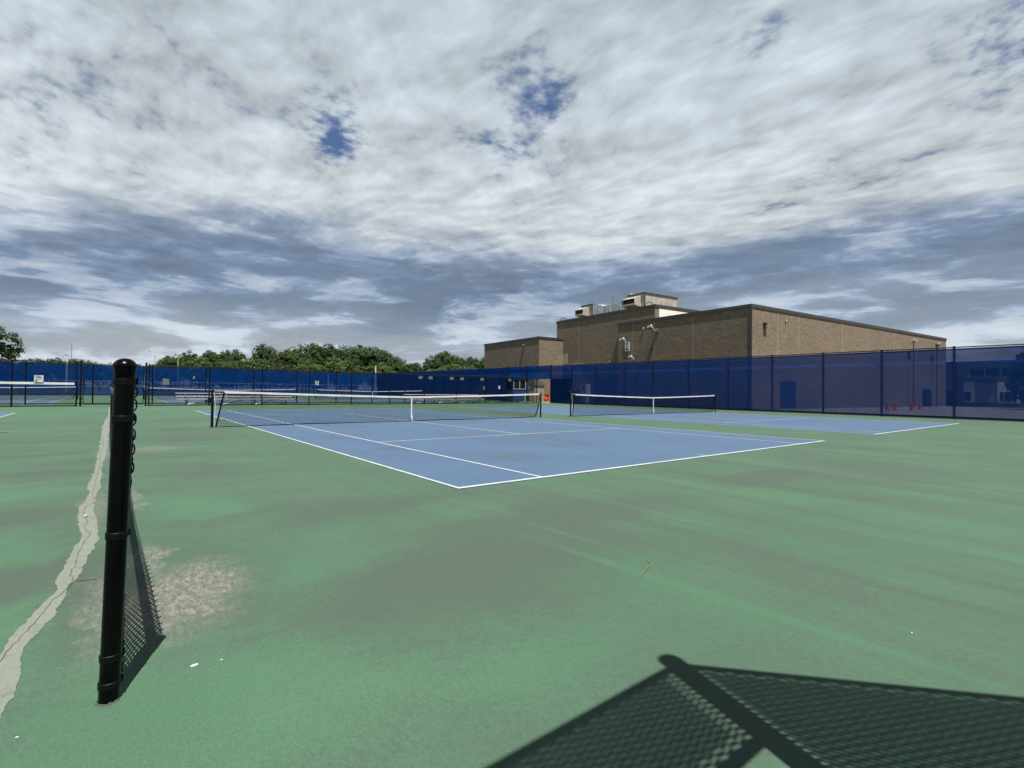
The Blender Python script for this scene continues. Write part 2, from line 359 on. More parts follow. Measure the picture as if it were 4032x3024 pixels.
def line_mat():
    m = mat('line_paint', (.50, .54, .56), .7, var=.0); q = NT(m.node_tree); b = q.n['Principled BSDF']; co = q.new('ShaderNodeTexCoord').outputs['Object']
    n = q.noise(co, 2.2, 8., .7); q.put(b.inputs['Base Color'], q.mix(q.smooth(n, .35, .75), (.34, .37, .38), (.21, .26, .29))); return m
M['line'] = line_mat()
def crack_mat():
    m = mat('crack_filler', (.2, .2, .18), .85); q = NT(m.node_tree); b = q.n['Principled BSDF']; co = q.new('ShaderNodeTexCoord').outputs['Object']
    n = q.noise(q.mapping(co, scale=(2, .6, 1)), 5., 8., .7); n2 = q.noise(co, 60., 5., .7)
    c = q.mix(q.smooth(n, .38, .62), (.100, .130, .100), (.125, .135, .110)); c = q.mix(q.smooth(n2, .35, .7, 0., .55), c, (.165, .175, .145)); n3 = q.noise(co, 9., 8., .75); c = q.mix(q.smooth(n3, .52, .66, 0., .75), c, (.075, .088, .070)); c = q.mix(q.smooth(q.noise(co, 150., 3., .6), .5, .75, 0., .4), c, (.06, .066, .055))
    q.put(b.inputs['Base Color'], c); return m
M['crack'] = crack_mat()
def grass_mat():
    m = mat('grass', (.05, .09, .02), .9); q = NT(m.node_tree); b = q.n['Principled BSDF']; co = q.new('ShaderNodeTexCoord').outputs['Object']
    n = q.noise(co, .15, 8., .6); n2 = q.noise(co, 6., 6., .7)
    c = q.mix(q.smooth(n, .35, .65), (.035, .065, .018), (.075, .095, .032)); c = q.mix(q.smooth(n2, .4, .7, 0., .5), c, (.10, .11, .05)); c = q.mix(1., c, (K, K, K), 'MULTIPLY')
    q.put(b.inputs['Base Color'], c); return m
M['grass'] = grass_mat()

# ------------------------------------------------------------ ground
g = MB(); g.rect(-2500, -2500, 2500, 2500, -.02); struct(g, 'ground', M['grass'])
g = MB(); g.rect(-34, -9, 31.1, 73.6, 0.); struct(g, 'court_surround', M['green'])
g = MB(); g.rect(34.2, -30, 140, 12.5, -.012); struct(g, 'pavement', M['concrete'])
g = MB(); g.rect(31.1, 30.5, 36.0, 42.5, -.008); struct(g, 'path', M['concrete'])
W_, L_, S_ = 10.97, 23.77, 1.372
def court(x0, y0, z=.004):
    g = MB(); g.rect(x0, y0, x0+W_, y0+L_, z); struct(g, 'court_surface', M['blue'])
    l = MB(); zl = z+.004; h = .05; mid = y0+L_/2; sv = 6.40
    l.rect(x0, y0, x0+h, y0+L_, zl); l.rect(x0+W_-h, y0, x0+W_, y0+L_, zl)
    for yy in (y0, y0+L_-h*1.5): l.rect(x0+h, yy, x0+W_-h, yy+h*1.5, zl)
    y1, y2 = y0+h*1.5, y0+L_-h*1.5
    l.rect(x0+S_-h/2, y1, x0+S_+h/2, y2, zl); l.rect(x0+W_-S_-h/2, y1, x0+W_-S_+h/2, y2, zl)
    for yy in (mid-sv, mid+sv): l.rect(x0+S_+h/2, yy-h/2, x0+W_-S_-h/2, yy+h/2, zl)
    l.rect(x0+W_/2-h/2, mid-sv+h/2, x0+W_/2+h/2, mid+sv-h/2, zl)
    l.rect(x0+W_/2-h/2, y1, x0+W_/2+h/2, y1+.16, zl); l.rect(x0+W_/2-h/2, y2-.16, x0+W_/2+h/2, y2, zl)
    struct(l, 'court_lines', M['line'])
XS = (-17.23, 0., 14.69); Y2 = 38.1
for x0 in XS: court(x0, 0.); court(x0, Y2)

# crack filler, a ragged pale band along the low fence, with the crack in it
rows = [(-3.297, -3.237, 30.5), (-3.296, -3.237, 26.973), (-3.31, -3.235, 19.567), (-3.376, -3.247, 16.096), (-3.409, -3.253, 11.909), (-3.4, -3.259, 9.806), (-3.39, -3.267, 7.939), (-3.398, -3.274, 6.861), (-3.396, -3.282, 5.598), (-3.4, -3.309, 4.904), (-3.401, -3.324, 4.014), (-3.412, -3.308, 3.5), (-3.429, -3.318, 3.053), (-3.43, -3.317, 2.362), (-3.407, -3.338, 2.1), (-3.418, -3.345, 1.786), (-3.449, -3.351, 1.437), (-3.466, -3.353, 1.182), (-3.45, -3.332, 0.87), (-3.435, -3.316, 0.536), (-3.409, -3.302, 0.143), (-3.411, -3.303, -0.107), (-3.443, -3.336, -0.472), (-3.464, -3.36, -0.809), (-3.48, -3.398, -1.082), (-3.465, -3.423, -1.22), (-3.513, -3.43, -1.415), (-3.546, -3.446, -1.607), (-3.588, -3.492, -1.806), (-3.604, -3.535, -1.958), (-3.619, -3.528, -2.06), (-3.642, -3.523, -2.174), (-3.663, -3.516, -2.28), (-3.661, -3.522, -2.419), (-3.651, -3.529, -2.546), (-3.632, -3.543, -2.721), (-3.60, -3.55, -3.0), (-3.59, -3.56, -3.6)]
fine = []
for (a, b, y), (a2, b2, yb) in zip(rows, rows[1:]):
    n = max(1, int(abs(yb-y)/.02)) if y < 6 else max(1, int(abs(yb-y)/.08))
    for k in range(n):
        t_ = k/n; fine.append((a+(a2-a)*t_, b+(b2-b)*t_, y+(yb-y)*t_))
fine.append(rows[-1])
g = MB(); vs = []; j1 = j2 = 0
for (a, b, y) in fine:
    amp = .007 if y < 3 else .012
    j1 = .7*j1+random.uniform(-amp, amp); j2 = .7*j2+random.uniform(-amp, amp)
    vs += [(a+j1, y, .0025), (b+j2, y, .0025)]
g.add(vs, [(2*i, 2*i+1, 2*i+3, 2*i+2) for i in range(len(fine)-1)])
struct(g, 'crack_filler', M['crack'])
cr = [(-3.345, 9.), (-3.335, 7.5), (-3.36, 6.2), (-3.347, 4.52), (-3.364, 3.315), (-3.379, 2.088), (-3.359, 1.464), (-3.409, 1.31), (-3.424, 1.081), (-3.411, 0.884), (-3.381, 0.601), (-3.398, 0.414), (-3.36, 0.173), (-3.351, 0.14), (-3.386, -0.203), (-3.404, -0.461), (-3.401, -0.645), (-3.425, -0.949), (-3.398, -1.041), (-3.424, -1.226), (-3.469, -1.364), (-3.487, -1.502), (-3.505, -1.613), (-3.55, -1.835), (-3.589, -1.978), (-3.59, -2.078), (-3.602, -2.271), (-3.60, -2.7), (-3.58, -3.2)]
pts = []
for (x, y), (x2, y2) in zip(cr, cr[1:]):
    n = max(2, int(abs(y2-y)/.035))
    for k in range(n): pts.append((x+(x2-x)*k/n+random.uniform(-.006, .006), y+(y2-y)*k/n))
g = MB(); vs = []
for (x, y) in pts:
    h = random.uniform(.0006, .0022); vs += [(x-h, y, .0045), (x+h, y, .0045)]
g.add(vs, [(2*i, 2*i+1, 2*i+3, 2*i+2) for i in range(len(pts)-1)])
struct(g, 'crack', mat('crack_gap', (.055, .062, .05), .9))

# white flecks dropped on the green surface
def fleck(x, y, s, label):
    g = MB(); n = 11; top = []
    for k in range(n):
        a = 2*math.pi*k/n; r_ = s*random.uniform(.6, 1.1); top.append((r_*math.cos(a)*1.3, r_*math.sin(a)*.7))
    g.add([(p[0], p[1], .001) for p in top]+[(p[0]*.7, p[1]*.7, s*.22) for p in top], [tuple(range(n, 2*n))]+[(k, (k+1) % n, n+(k+1) % n, n+k) for k in range(n)])
    tag(g.build('fleck', M['white'], loc=(x, y, 0)), label, 'fleck', 'white flecks on the green court')
fleck(-2.95, -2.58, .013, 'largest white fleck lying on the green surface right of the near post')
fleck(-2.852, -2.60, .005, 'small white fleck just right of the largest white fleck')
fleck(-3.47, -2.74, .005, 'tiny white fleck left of and below the near post')
fleck(-2.2, -.75, .005, 'tiny white fleck on the green beyond the worn grey patch')
fleck(-.12, -4.35, .005, 'tiny white fleck above the fence shadow at right')
def twig(pts, label, m='wood'):
    g = MB(); g.tube(pts, .0022, 5); tag(g.build('twig', M[m]), label, 'twig')
twig([(-.29, -2.90, .004), (-.36, -2.98, .010), (-.45, -3.02, .012), (-.62, -3.08, .004)], 'thin pale bent twig lying on the green surface beyond the fence shadow')
twig([(-3.385, -1.10, .004), (-3.34, -1.115, .005), (-3.29, -1.12, .004)], 'thin dark twig lying left of the near post', 'dark')
g = MB(); g.lathe([(.012, .006), (.020, .010), (.018, .02), (.008, .024)], 9); tag(g.build('pebble', M['stone'], loc=(-3.40, .80, 0)), 'flat grey pebble lying on the pale crack filler', 'pebble')

# ------------------------------------------------------------ tennis nets
def make_net():
    t = empty('tennis_net', (0, 0, 0), '', 'tennis net', 'tennis nets')
    H = 6.399; NX = 286; NZ = 23
    for s in (-1, 1):
        p = MB(); p.tube([(s*H, 0, 0), (s*H, 0, 1.06)], .036, 12); po = p.build('post', M['blackpipe'], t)
        p = MB(); p.lathe([(.046, 1.06), (.046, 1.085), (.02, 1.10)], 12, (s*H, 0)); p.build('post_cap', M['blackpipe'], po)
        if s < 0:
            p = MB(); p.box(-H-.12, -.07, .70, -H-.02, .05, .86); p.tube([(-H-.11, -.02, .78), (-H-.16, -.10, .78), (-H-.16, -.10, .70)], .012, 6)
            p.build('crank', M['blackpipe'], po)
        if s < 0: p = MB(); p.tube([(s*(H-.03), -.035, 1.02), (s*(H-.07), -.05, .6), (s*(H-.05), -.045, .02)], .008, 5); p.build('lashing_rope', M['strap'], t)
    def top(x):
        f = min(1, abs(x)/H); return .914+.152*f-.05*f*(1-f)
    def bot(x):
        f = x/H; return .025+(.05*max(0, f-.86)/.14 if f > 0 else 0)+.012*math.sin(x*1.3)
    def side(z, s):                        # x of the net's side at height z
        return (-H+.10+.20*(z/1.05)) if s < 0 else (H-.32+.22*min(1, (z/.75)**.6))
    net = MB()
    def P(i, j):
        u = i/NX; v = j/NZ; z = 0
        x = side(v*1.05, -1)*(1-u)+side(v*1.05, 1)*u
        z = bot(x)+(top(x)-.04-bot(x))*v
        return Vector((x, .03*math.sin(math.pi*v)*math.sin(x*.9)*.6, z))
    r = .0034
    grid = [[P(i, j) for j in range(NZ+1)] for i in range(NX+1)]
    for i in range(0, NX+1):                # upright cords
        o = len(net.v)
        for j in range(NZ+1):
            p = grid[i][j]; net.v += [(p.x-r, p.y, p.z), (p.x+r, p.y, p.z), (p.x, p.y+r*1.5, p.z)]
        for j in range(NZ):
            for k in range(3): net.f.append((o+3*j+k, o+3*j+(k+1) % 3, o+3*j+3+(k+1) % 3, o+3*j+3+k))
    for j in range(0, NZ+1):                # level cords
        o = len(net.v)
        for i in range(0, NX+1, 2):
            p = grid[i][j]; net.v += [(p.x, p.y, p.z-r), (p.x, p.y, p.z+r), (p.x, p.y+r*1.5, p.z)]
        for i in range(NX//2):
            for k in range(3): net.f.append((o+3*i+k, o+3*i+(k+1) % 3, o+3*i+3+(k+1) % 3, o+3*i+3+k))
    net.build('net_mesh', M['cord'], t)
    hb = MB(); n = 48; vs = []
    xs = [(-H+.30)+(2*H-.40)*k/n for k in range(n+1)]
    for x in xs:
        z = top(x); d = .004*math.sin(x*7)
        vs += [(x, -.012, z-.055+d), (x, .012, z-.055+d), (x, .012, z+.006), (x, -.012, z+.006)]
    hb.add(vs, [(4*i+k, 4*i+(k+1) % 4, 4*i+4+(k+1) % 4, 4*i+4+k) for i in range(n) for k in range(4)]+[(0, 1, 2, 3), (4*n+3, 4*n+2, 4*n+1, 4*n)])
    hb.build('headband', M['white'], t)
    for q_ in ([(-H, 0, 1.055), (-H+.32, 0, top(-H+.3))], [(H, 0, 1.055), (H-.1, 0, top(H))]): c = MB(); c.tube(q_, .006, 5); c.build('net_cable', M['strap'], t)
    b = MB(); b.tube([(x, 0, bot(x)-.01) for x in [side(0, -1)+(side(0, 1)-side(0, -1))*k/60 for k in range(61)]], .014, 6); b.build('bottom_cord', M['cord'], t)
    for s in (-1, 1):
        b = MB(); b.tube([P(0 if s < 0 else NX, j) for j in range(NZ+1)], .024, 6); b.build('side_band', M['cord'], t)
    c = MB(); zc = .915
    c.add([(-.025, -.016, zc), (.025, -.016, zc), (.025, -.016, .25), (-.025, -.016, .25), (.035, -.05, .10), (-.015, -.05, .10), (.06, -.03, .01), (.01, -.03, .01),
           (-.025, .016, zc), (.025, .016, zc), (.025, .010, .25), (-.025, .010, .25), (.035, -.04, .10), (-.015, -.04, .10), (.06, -.02, .01), (.01, -.02, .01)],
          [(0, 3, 2, 1), (3, 5, 4, 2), (5, 7, 6, 4), (8, 9, 10, 11), (11, 10, 12, 13), (13, 12, 14, 15), (0, 1, 9, 8), (1, 2, 10, 9), (2, 4, 12, 10), (4, 6, 14, 12), (0, 8, 11, 3), (3, 11, 13, 5), (5, 13, 15, 7)])
    c.build('center_strap', M['strap'], t)
    return t
net0 = make_net(); net0.location = (W_/2, L_/2, 0)
net0['label'] = 'large black tennis net with sagging white headband across the nearest blue court'
for x0, y0, lb in ((XS[2], 0, 'smaller black tennis net on the right-hand court beside the tall blue fence'),
                   (XS[0], 0, 'tennis net on the court at far left whose post shadow falls at the photo edge'),
                   (XS[0], Y2, 'distant tennis net left of the gate, seen through the black chain-link fence'),
                   (XS[1], Y2, 'distant tennis net behind the aluminium bleachers on the court beyond the corridor'),
                   (XS[2], Y2, 'distant tennis net right of centre, seen above the middle of the nearest net')):
    dup(net0, (x0+W_/2, y0+L_/2, 0), lb)

# ------------------------------------------------------------ chain-link fences
def diag_mesh(A, B, z0, z1, step, r, off=0.):
    """two families of crossing wires in the upright plane from A to B"""
    A = Vector((A[0], A[1], 0)); B = Vector((B[0], B[1], 0)); L = (B-A).length; d = (B-A)/L; nrm = Vector((-d.y, d.x, 0)); h = z1-z0
    m = MB()
    for s in (1, -1):
        k = -h
        while k < L:
            if s > 0: u0, w0, u1, w1 = k, 0, k+h, h
            else: u0, w0, u1, w1 = k, h, k+h, 0
            if u0 < 0: w0 += -u0*(1 if s > 0 else -1); u0 = 0
            if u1 > L: w1 -= (u1-L)*(1 if s > 0 else -1); u1 = L
            if u1-u0 > .005:
                p = A+d*u0+nrm*(off+s*r*.8)+Vector((0, 0, z0+w0)); q = A+d*u1+nrm*(off+s*r*.8)+Vector((0, 0, z0+w1))
                e = (q-p).normalized(); a = e.cross(nrm)*r; b = nrm*r
                m.add([p+a, p+b, p-a, p-b, q+a, q+b, q-a, q-b], [(0, 1, 5, 4), (1, 2, 6, 5), (2, 3, 7, 6), (3, 0, 4, 7)])
            k += step
    return m
def loc_of(A, B, posts):
    d = (Vector(B)-Vector(A)); return d
def post_mesh(x, y, h, r=.038, n=10, dome=True):
    k = 1.15 if dome else 1.02
    p = MB(); p.lathe([(r, -.05), (r, h), (r*k, h), (r*k, h+.02), (r*.6, h+.045)], n, (x, y)); return p
def fence(name, A, B, H, posts, label, cat, pm, wm, screen=None, zs=(.06, 3.6), midrail=None, step=.0707, wr=.0022, side=-1, rails=True, post_r=.038, rm=None):
    """posts: distances from A"""
    a = Vector((A[0], A[1])); b = Vector((B[0], B[1])); d = (b-a).normalized(); L = (b-a).length; nr = Vector((-d.y, d.x))
    t = empty(name, (A[0], A[1], 0), label, cat, 'fences')
    I = lambda m: [m.v.__setitem__(i, (m.v[i][0]-A[0], m.v[i][1]-A[1], m.v[i][2])) for i in range(len(m.v))] and m
    o = nr*side*.045
    m = diag_mesh(a+o, b+o, .04, H-.01, step, wr); I(m); m.build('chain_link', M['blackwire'] if wm == M['blackpipe'] else wm, t)
    if rails:
        for nm, z in (('top_rail', H), ('bottom_rail', .05)):
            m = MB(); m.tube([(A[0], A[1], z), (B[0], B[1], z)], .026, 8); I(m); m.build(nm, rm or pm, t)
    if midrail:
        m = MB(); m.tube([(A[0], A[1], midrail), (B[0], B[1], midrail)], .021, 8); I(m); m.build('middle_rail', pm, t)
    for p in posts:
        c = a+d*p; m = post_mesh(c.x, c.y, H+.02, post_r); I(m); m.build('post', pm, t)
    if screen:
        o2 = nr*(-side)*.05; n = max(2, int(L/.4)); vs = []
        for k in range(n+1):
            c = a+o2+d*L*k/n+nr*(-side)*random.uniform(0, .007)
            c2 = a+o2+d*L*k/n+nr*(-side)*random.uniform(0, .007)
            vs += [(c.x, c.y, zs[0]+random.uniform(0, .02)), (c2.x, c2.y, (zs[0]+zs[1])/2), (c.x, c.y, zs[1])]
        m = MB(); m.add(vs, [(3*i+k, 3*i+3+k, 3*i+4+k, 3*i+1+k) for i in range(n) for k in (0, 1)]); I(m); m.build('windscreen', screen, t, smooth=True)
    if screen:
        m = MB(); k = .5
        while k < L:
            for z in (zs[1]-.04, zs[0]+.06, (zs[0]+zs[1])/2):
                c = a+o2*.4+d*k; m.box(c.x-.012, c.y-.012, z-.012, c.x+.012, c.y+.012, z+.012)
            k += .5
        m2 = MB()
        for z in (zs[1]-.05, zs[0]+.05):
            p0, p1 = a+o2*.92, b+o2*.92; m2.add([(p0.x, p0.y, z-.03), (p1.x, p1.y, z-.03), (p1.x, p1.y, z+.03), (p0.x, p0.y, z+.03)], [(0, 1, 2, 3)])
        I(m2); m2.build('windscreen_hem', M['hem'], t)
    return t
FX = 30.7
# tall blue fence on the right, nearest run
ys = [-2.0, 1.13, 4.25, 7.23, 10.26, 13.30, 16.41, 19.57, 22.42, 25.62, 28.66, 31.5]
fence('tall_fence', (FX, -9.), (FX, 31.5), 3.70, [y+9 for y in [-8., -5.]+ys[:-1]], 'tall fence with blue windscreen and blue posts running along the right of the courts', 'fence',
      M['bluepipe'], M['bluewire'], M['screen'], (.06, 3.64), wr=.0036, side=1, post_r=.055, rm=M['blackpipe'])
# upper strip across the opening
t = fence('overhead_fence', (FX, 31.5), (FX, 38.6), 3.72, [], 'short strip of blue screened fence bridging the opening to the shed', 'fence', M['blackpipe'], M['bluewire'], None, wr=.002, side=1, rails=False)
for o in list(t.children): bpy.data.objects.remove(o)
for nm, z in (('top_rail', 3.72), ('bottom_rail', 2.42)):
    m = MB(); m.tube([(0, 0, z), (0, 7.1, z)], .024, 8); m.build(nm, M['blackpipe'], t)
m = MB(); m.add([(.05, 0, 2.44), (.05, 7.1, 2.44), (.05, 7.1, 3.70), (.05, 0, 3.70)], [(0, 1, 2, 3)]); m.build('windscreen', M['screendense'], t)
for y in (0, 3.7, 7.1): post_mesh(0, y, 3.78, .055).build('post', M['blackpipe'], t)
fence('tall_fence', (FX, 38.6), (FX, 73.), 3.72, [1+3.05*k for k in range(11)], 'far run of the tall blue screened fence receding beyond the opening', 'fence', M['bluepipe'], M['bluewire'], M['screendense'], (.1, 3.68), wr=.002, side=1)
fence('tall_fence', (-34, 73.), (FX, 73.), 3.66, [1.6+3.05*k for k in range(21)], 'farthest tall blue screened fence in front of the trees', 'fence', M['bluepipe'], M['bluewire'], M['screenfar'], (.05, 3.60), step=.14, wr=.003, side=1)
# black 8 ft fences either side of the corridor
NY, FY = 31.7, 36.0
fence('chain_link_fence', (1.63, NY), (29.1, NY), 2.44, [3.043*k for k in range(10)], 'near black chain-link fence right of the gate, behind the nearest court', 'fence', M['blackpipe'], M['blackpipe'], wr=.0032)
fence('chain_link_fence', (-1.47, NY), (1.63, NY), 2.44, [0], 'short black chain-link panel with middle rail between gate and bleachers', 'fence', M['blackpipe'], M['blackpipe'], midrail=1.24, wr=.0032)
fl = fence('chain_link_fence', (-28.6, NY), (-4.71, NY), 2.44, [.05+3.04*k for k in range(8)]+[23.89], 'near black chain-link fence with white rail, left of the gate', 'fence', M['blackpipe'], M['blackpipe'], wr=.0034)
m = MB(); m.box(0, -.06, 1.20, 23.8, -.02, 1.32); m.build('white_rail', M['white'], fl)
fence('chain_link_fence', (-22.4, FY), (30.4, FY), 2.50, [3.048*k for k in range(18)], 'second black chain-link fence on the far side of the bleacher corridor', 'fence', M['blackpipe'], M['blackpipe'], wr=.0018, step=.1)

# gate in the near fence
def gate(loc, rz, Wd, H, label, scr=None):
    t = empty('gate', loc, label, 'gate', 'gates', rz)
    f = MB()
    for p, q in (((0, 0, .12), (0, 0, H)), ((Wd, 0, .12), (Wd, 0, H)), ((0, 0, H), (Wd, 0, H)), ((0, 0, .12), (Wd, 0, .12)), ((0, 0, 1.25), (Wd, 0, 1.25))): f.tube([p, q], .022, 8)
    f.build('frame', M['blackpipe'], t)
    diag_mesh((0, 0), (Wd, 0), .12, H, .0707, .0030).build('chain_link', M['blackwire'], t)
    for z in (.4, H-.3):
        h = MB(); h.box(-.11, -.03, z, 0, .03, z+.07); h.build('hinge', M['blackpipe'], t)
    l = MB(); l.box(Wd-.03, -.05, 1.12, Wd+.09, .05, 1.2); l.build('latch', M['steel'], t)
    if scr:
        s = MB(); s.add([(0, .03, .12), (Wd, .03, .12), (Wd, .03, H), (0, .03, H)], [(0, 1, 2, 3)]); s.build('windscreen', scr, t)
    return t
gate((-4.43, NY, 0), 0, 2.7, 2.36, 'closed black chain-link gate between two pairs of posts, partly behind the near post')
gate((FX-.12, 31.45, 0), R(-93), 2.9, 2.42, 'blue screened gate leaf swung open against the tall fence', M['screendense'])
for x, lb in ((-4.54, 'black gate post on the left of the closed gate'), (-1.61, 'black gate post on the right of the closed gate')):
    p = empty('gate_post', (x, NY, 0), lb, 'gate post', 'gate posts')
    post_mesh(0, 0, 2.52, .05, 12).build('pole', M['blackpipe'], p)
    b = MB()
    for z in (.2, .9, 1.3, 2.1): b.lathe([(.056, z), (.056, z+.05)], 12)
    b.build('hinge_band', M['blackpipe'], p)

# ------------------------------------------------------------ low fence in the foreground
LX = -3.232; LY = -2.67
lf = empty('low_fence', (LX, LY, 0), 'low black chain-link fence between the courts, its thick capped end post in the left foreground', 'fence', 'fences')
LEAN = .026
p = MB(); p.tube([(0, 0, -.03), (LEAN*.5, 0, .6), (LEAN, 0, 1.225)], .0325, 32, caps=False)
ep = p.build('end_post', M['black'], lf, smooth=False)
for f_ in ep.data.polygons: f_.use_smooth = len(f_.vertices) == 4
p = MB(); cx = LEAN
p.lathe([(.0340, 1.200), (.0345, 1.228), (.0365, 1.240), (.0390, 1.247), (.0392, 1.251), (.034, 1.260), (.026, 1.269), (.015, 1.275), (.003, 1.277)], 32, (cx, 0)); c = p.build('post_cap', M['black'], ep, smooth=True)
for z in (1.175, 1.035, .600, .150, .050):
    p = MB(); x = LEAN*z/1.235; r_ = .0350
    p.lathe([(.0327, z), (r_, z+.002), (r_, z+.024), (.0327, z+.026)], 32, (x, 0))
    p.box(x+.024, .014, z+.003, x+.042, .028, z+.023); p.tube([(x+.036, .002, z+.013), (x+.036, .040, z+.013)], .0045, 6)
    b = p.build('tension_band', M['band'], ep); 
p = MB(); p.tube([(.028, .025, .06), (.028+LEAN, .025, 1.19)], .005, 6); p.build('tension_bar', M['black'], lf)
p = MB(); n_ = 22; ring = []
for k in range(n_):
    a_ = 2*math.pi*k/n_; q_ = random.uniform(.036, .043); ring.append((q_*math.cos(a_), q_*math.sin(a_)))
p.add([(x, y, .0008) for x, y in ring]+[(x*.80, y*.80, random.uniform(.004, .009)) for x, y in ring], [(k, (k+1) % n_, n_+(k+1) % n_, n_+k) for k in range(n_)]); p.build('footing_sealant', mat('footing_sealant', (.05, .055, .05), .9), lf)
p = MB(); p.tube([(LEAN*.9, .03, 1.125), (.004, 4., 1.12), (0, 26., 1.12)], .022, 12); p.build('top_rail', M['black'], lf)
ZT = 1.19; ZB = .055; DP = .085
cm = MB(); ln = 9.0; nw = int(ln/(DP/2)); hn = int((ZT-ZB)/(DP/2))
MX = .031
for i in range(nw):
    y0 = .035+i*DP/2; pts = []
    for j in range(hn+1):
        z = ZB+(ZT-ZB)*j/hn; s = 1 if (j+i) % 2 else -1
        pts.append((MX+LEAN*z/1.235*max(0, 1-y0*.4)+.0035*s+.006*math.sin(y0*2.1)+.003*math.sin(z*9+y0*3), y0+s*(DP/4+.0015)+.004, z))
    # knuckle at the top: the wire end hooks over
    zt = pts[-1]; pts += [(zt[0]+.009, zt[1]+.004, zt[2]+.016), (zt[0]+.012, zt[1]+.012, zt[2]+.008), (zt[0]+.006, zt[1]+.016, zt[2]-.008)]
    cm.tube(pts, .0034, 5 if y0 < 3 else 3, caps=False)
cm.build('chain_link', M['black'], lf)
diag_mesh((MX, ln), (MX, 26.), ZB, ZT, .06, .0022).build('chain_link', M['blackpipe'], lf)
p = MB(); p.tube([(MX+.01, .0, .08), (MX+.01, 26., .08)], .003, 5); p.tube([(MX+LEAN+.004, .0, 1.16), (MX+.004, 3.0, 1.16), (MX+.004, 26, 1.16)], .003, 5); p.build('tension_wire', M['black'], lf)
for k in range(1, 9): post_mesh(.008+.012/k, k*3.05, 1.10, .019, 12).build('post', M['black'], lf)
# loose wire loops round the end post's fence side, high up
for k, z in enumerate((1.15, 1.10, 1.045, .985, .93, .86)):
    p = MB(); x = .0335+LEAN*z/1.235; q = []
    for a in range(9):
        an = -1.5+3.0*a/8; q.append((x-.004+.012*math.cos(an), .012+.004*math.sin(a*2), z+.024*math.sin(an)))
    p.tube(q, .0028, 6); p.build('wire_loop', M['black'], lf)

# ------------------------------------------------------------ fence behind the viewer: only its shadow shows
bf = empty('gateway_fence', (-1.74, -5.14, 0), 'tall screened fence beside the viewer whose corner casts the dark mesh shadow at lower right', 'fence', 'fences')
BH = 3.62
post_mesh(0, 0, BH+.08, .056, 16, False).build('post', M['black'], bf)
def bpan(A, B, z0, z1, gap0, scr=True, r=.0054):
    a = Vector(A); b = Vector(B); d = (b-a).normalized()
    for nm, z in (('top_rail', z1), ('bottom_rail', z0)):
        m = MB(); m.tube([(*A, z), (*B, z)], .021 if nm == 'top_rail' else .026, 8); m.build(nm, M['black'], bf)
    L = (b-a).length; q_ = .040; cmz = MB(); nx_ = int(L/q_); nn = Vector((d.y, -d.x))
    for i in range(nx_):
        u = q_*(i+.5)+.03; pts = []; z = z0+.01*(i % 2); j = i
        while z < z1+.03:
            s_ = 1 if j % 2 else -1; c = a+d*(u+s_*(q_*.5+.002))
            pts += [(c.x, c.y, z), (c.x, c.y, z+.014)]; z += q_; j += 1
        cmz.tube(pts, r, 4, caps=False)
    cmz.build('chain_link', M['black'], bf)
    if scr:
        c = a+d*gap0; nn = Vector((d.y, -d.x))*.03
        m = MB(); m.add([(c.x+nn.x, c.y+nn.y, z0+.1), (b.x+nn.x, b.y+nn.y, z0+.1), (b.x+nn.x, b.y+nn.y, z1-.02), (c.x+nn.x, c.y+nn.y, z1-.02)], [(0, 1, 2, 3)]); m.build('windscreen', M['screenback'], bf)
bpan((0, 0), (-2.5, 0), 2.40, BH, .112)
bpan((0, 0), (2.6, -2.9), .06, BH, .112)
post_mesh(-2.5, 0, BH+.10, .040, 16).build('post', M['black'], bf)
post_mesh(2.6, -2.9, BH+.10, .040, 16).build('post', M['black'], bf)

# ------------------------------------------------------------ bleachers
def bleacher(x0, y0, L, label):
    t = empty('bleacher', (x0, y0, 0), label, 'bleacher', 'aluminium bleachers')
    for k, (y, z) in enumerate(((0, .40), (.62, .58), (1.24, .76))):
        m = MB(); m.box(0, y-.12, z-.03, L, y+.12, z+.012); m.build('seat', M['alu'], t)
        if k: m = MB(); m.box(0, y-.48, z-.26, L, y-.24, z-.22); m.build('footboard', M['alu'], t)
    n = 4
    for k in range(n):
        x = .55+(L-1.1)*k/(n-1); m = MB()
        m.tube([(x, -.1, .03), (x, 1.4, .03)], .03, 4); m.tube([(x, 1.24, .03), (x, 1.24, .73)], .025, 4); m.tube([(x, 0, .03), (x, 0, .37)], .025, 4); m.tube([(x, .62, .03), (x, .62, .55)], .025, 4)
        m.tube([(x, -.05, .36), (x, 1.3, .74)], .022, 4); m.build('support_frame', M['steel'], t)
    for k in range(n-1):
        xa = .55+(L-1.1)*k/(n-1); xb = .55+(L-1.1)*(k+1)/(n-1); m = MB()
        m.tube([(xa, -.02, .05), (xa+(xb-xa)*.62, -.02, .34)], .022, 4); m.build('cross_brace', M['alu'], t)
        m = MB(); m.tube([(xa, 1.24, .66), (xb, 1.24, .08)], .016, 4); m.build('cross_brace', M['steel'], t)
bleacher(.05, 32.95, 7.0, 'left low aluminium bleacher of three rows behind the net post of the nearest court')
bleacher(16.2, 32.95, 7.6, 'right low aluminium bleacher in the corridor behind the right half of the net')

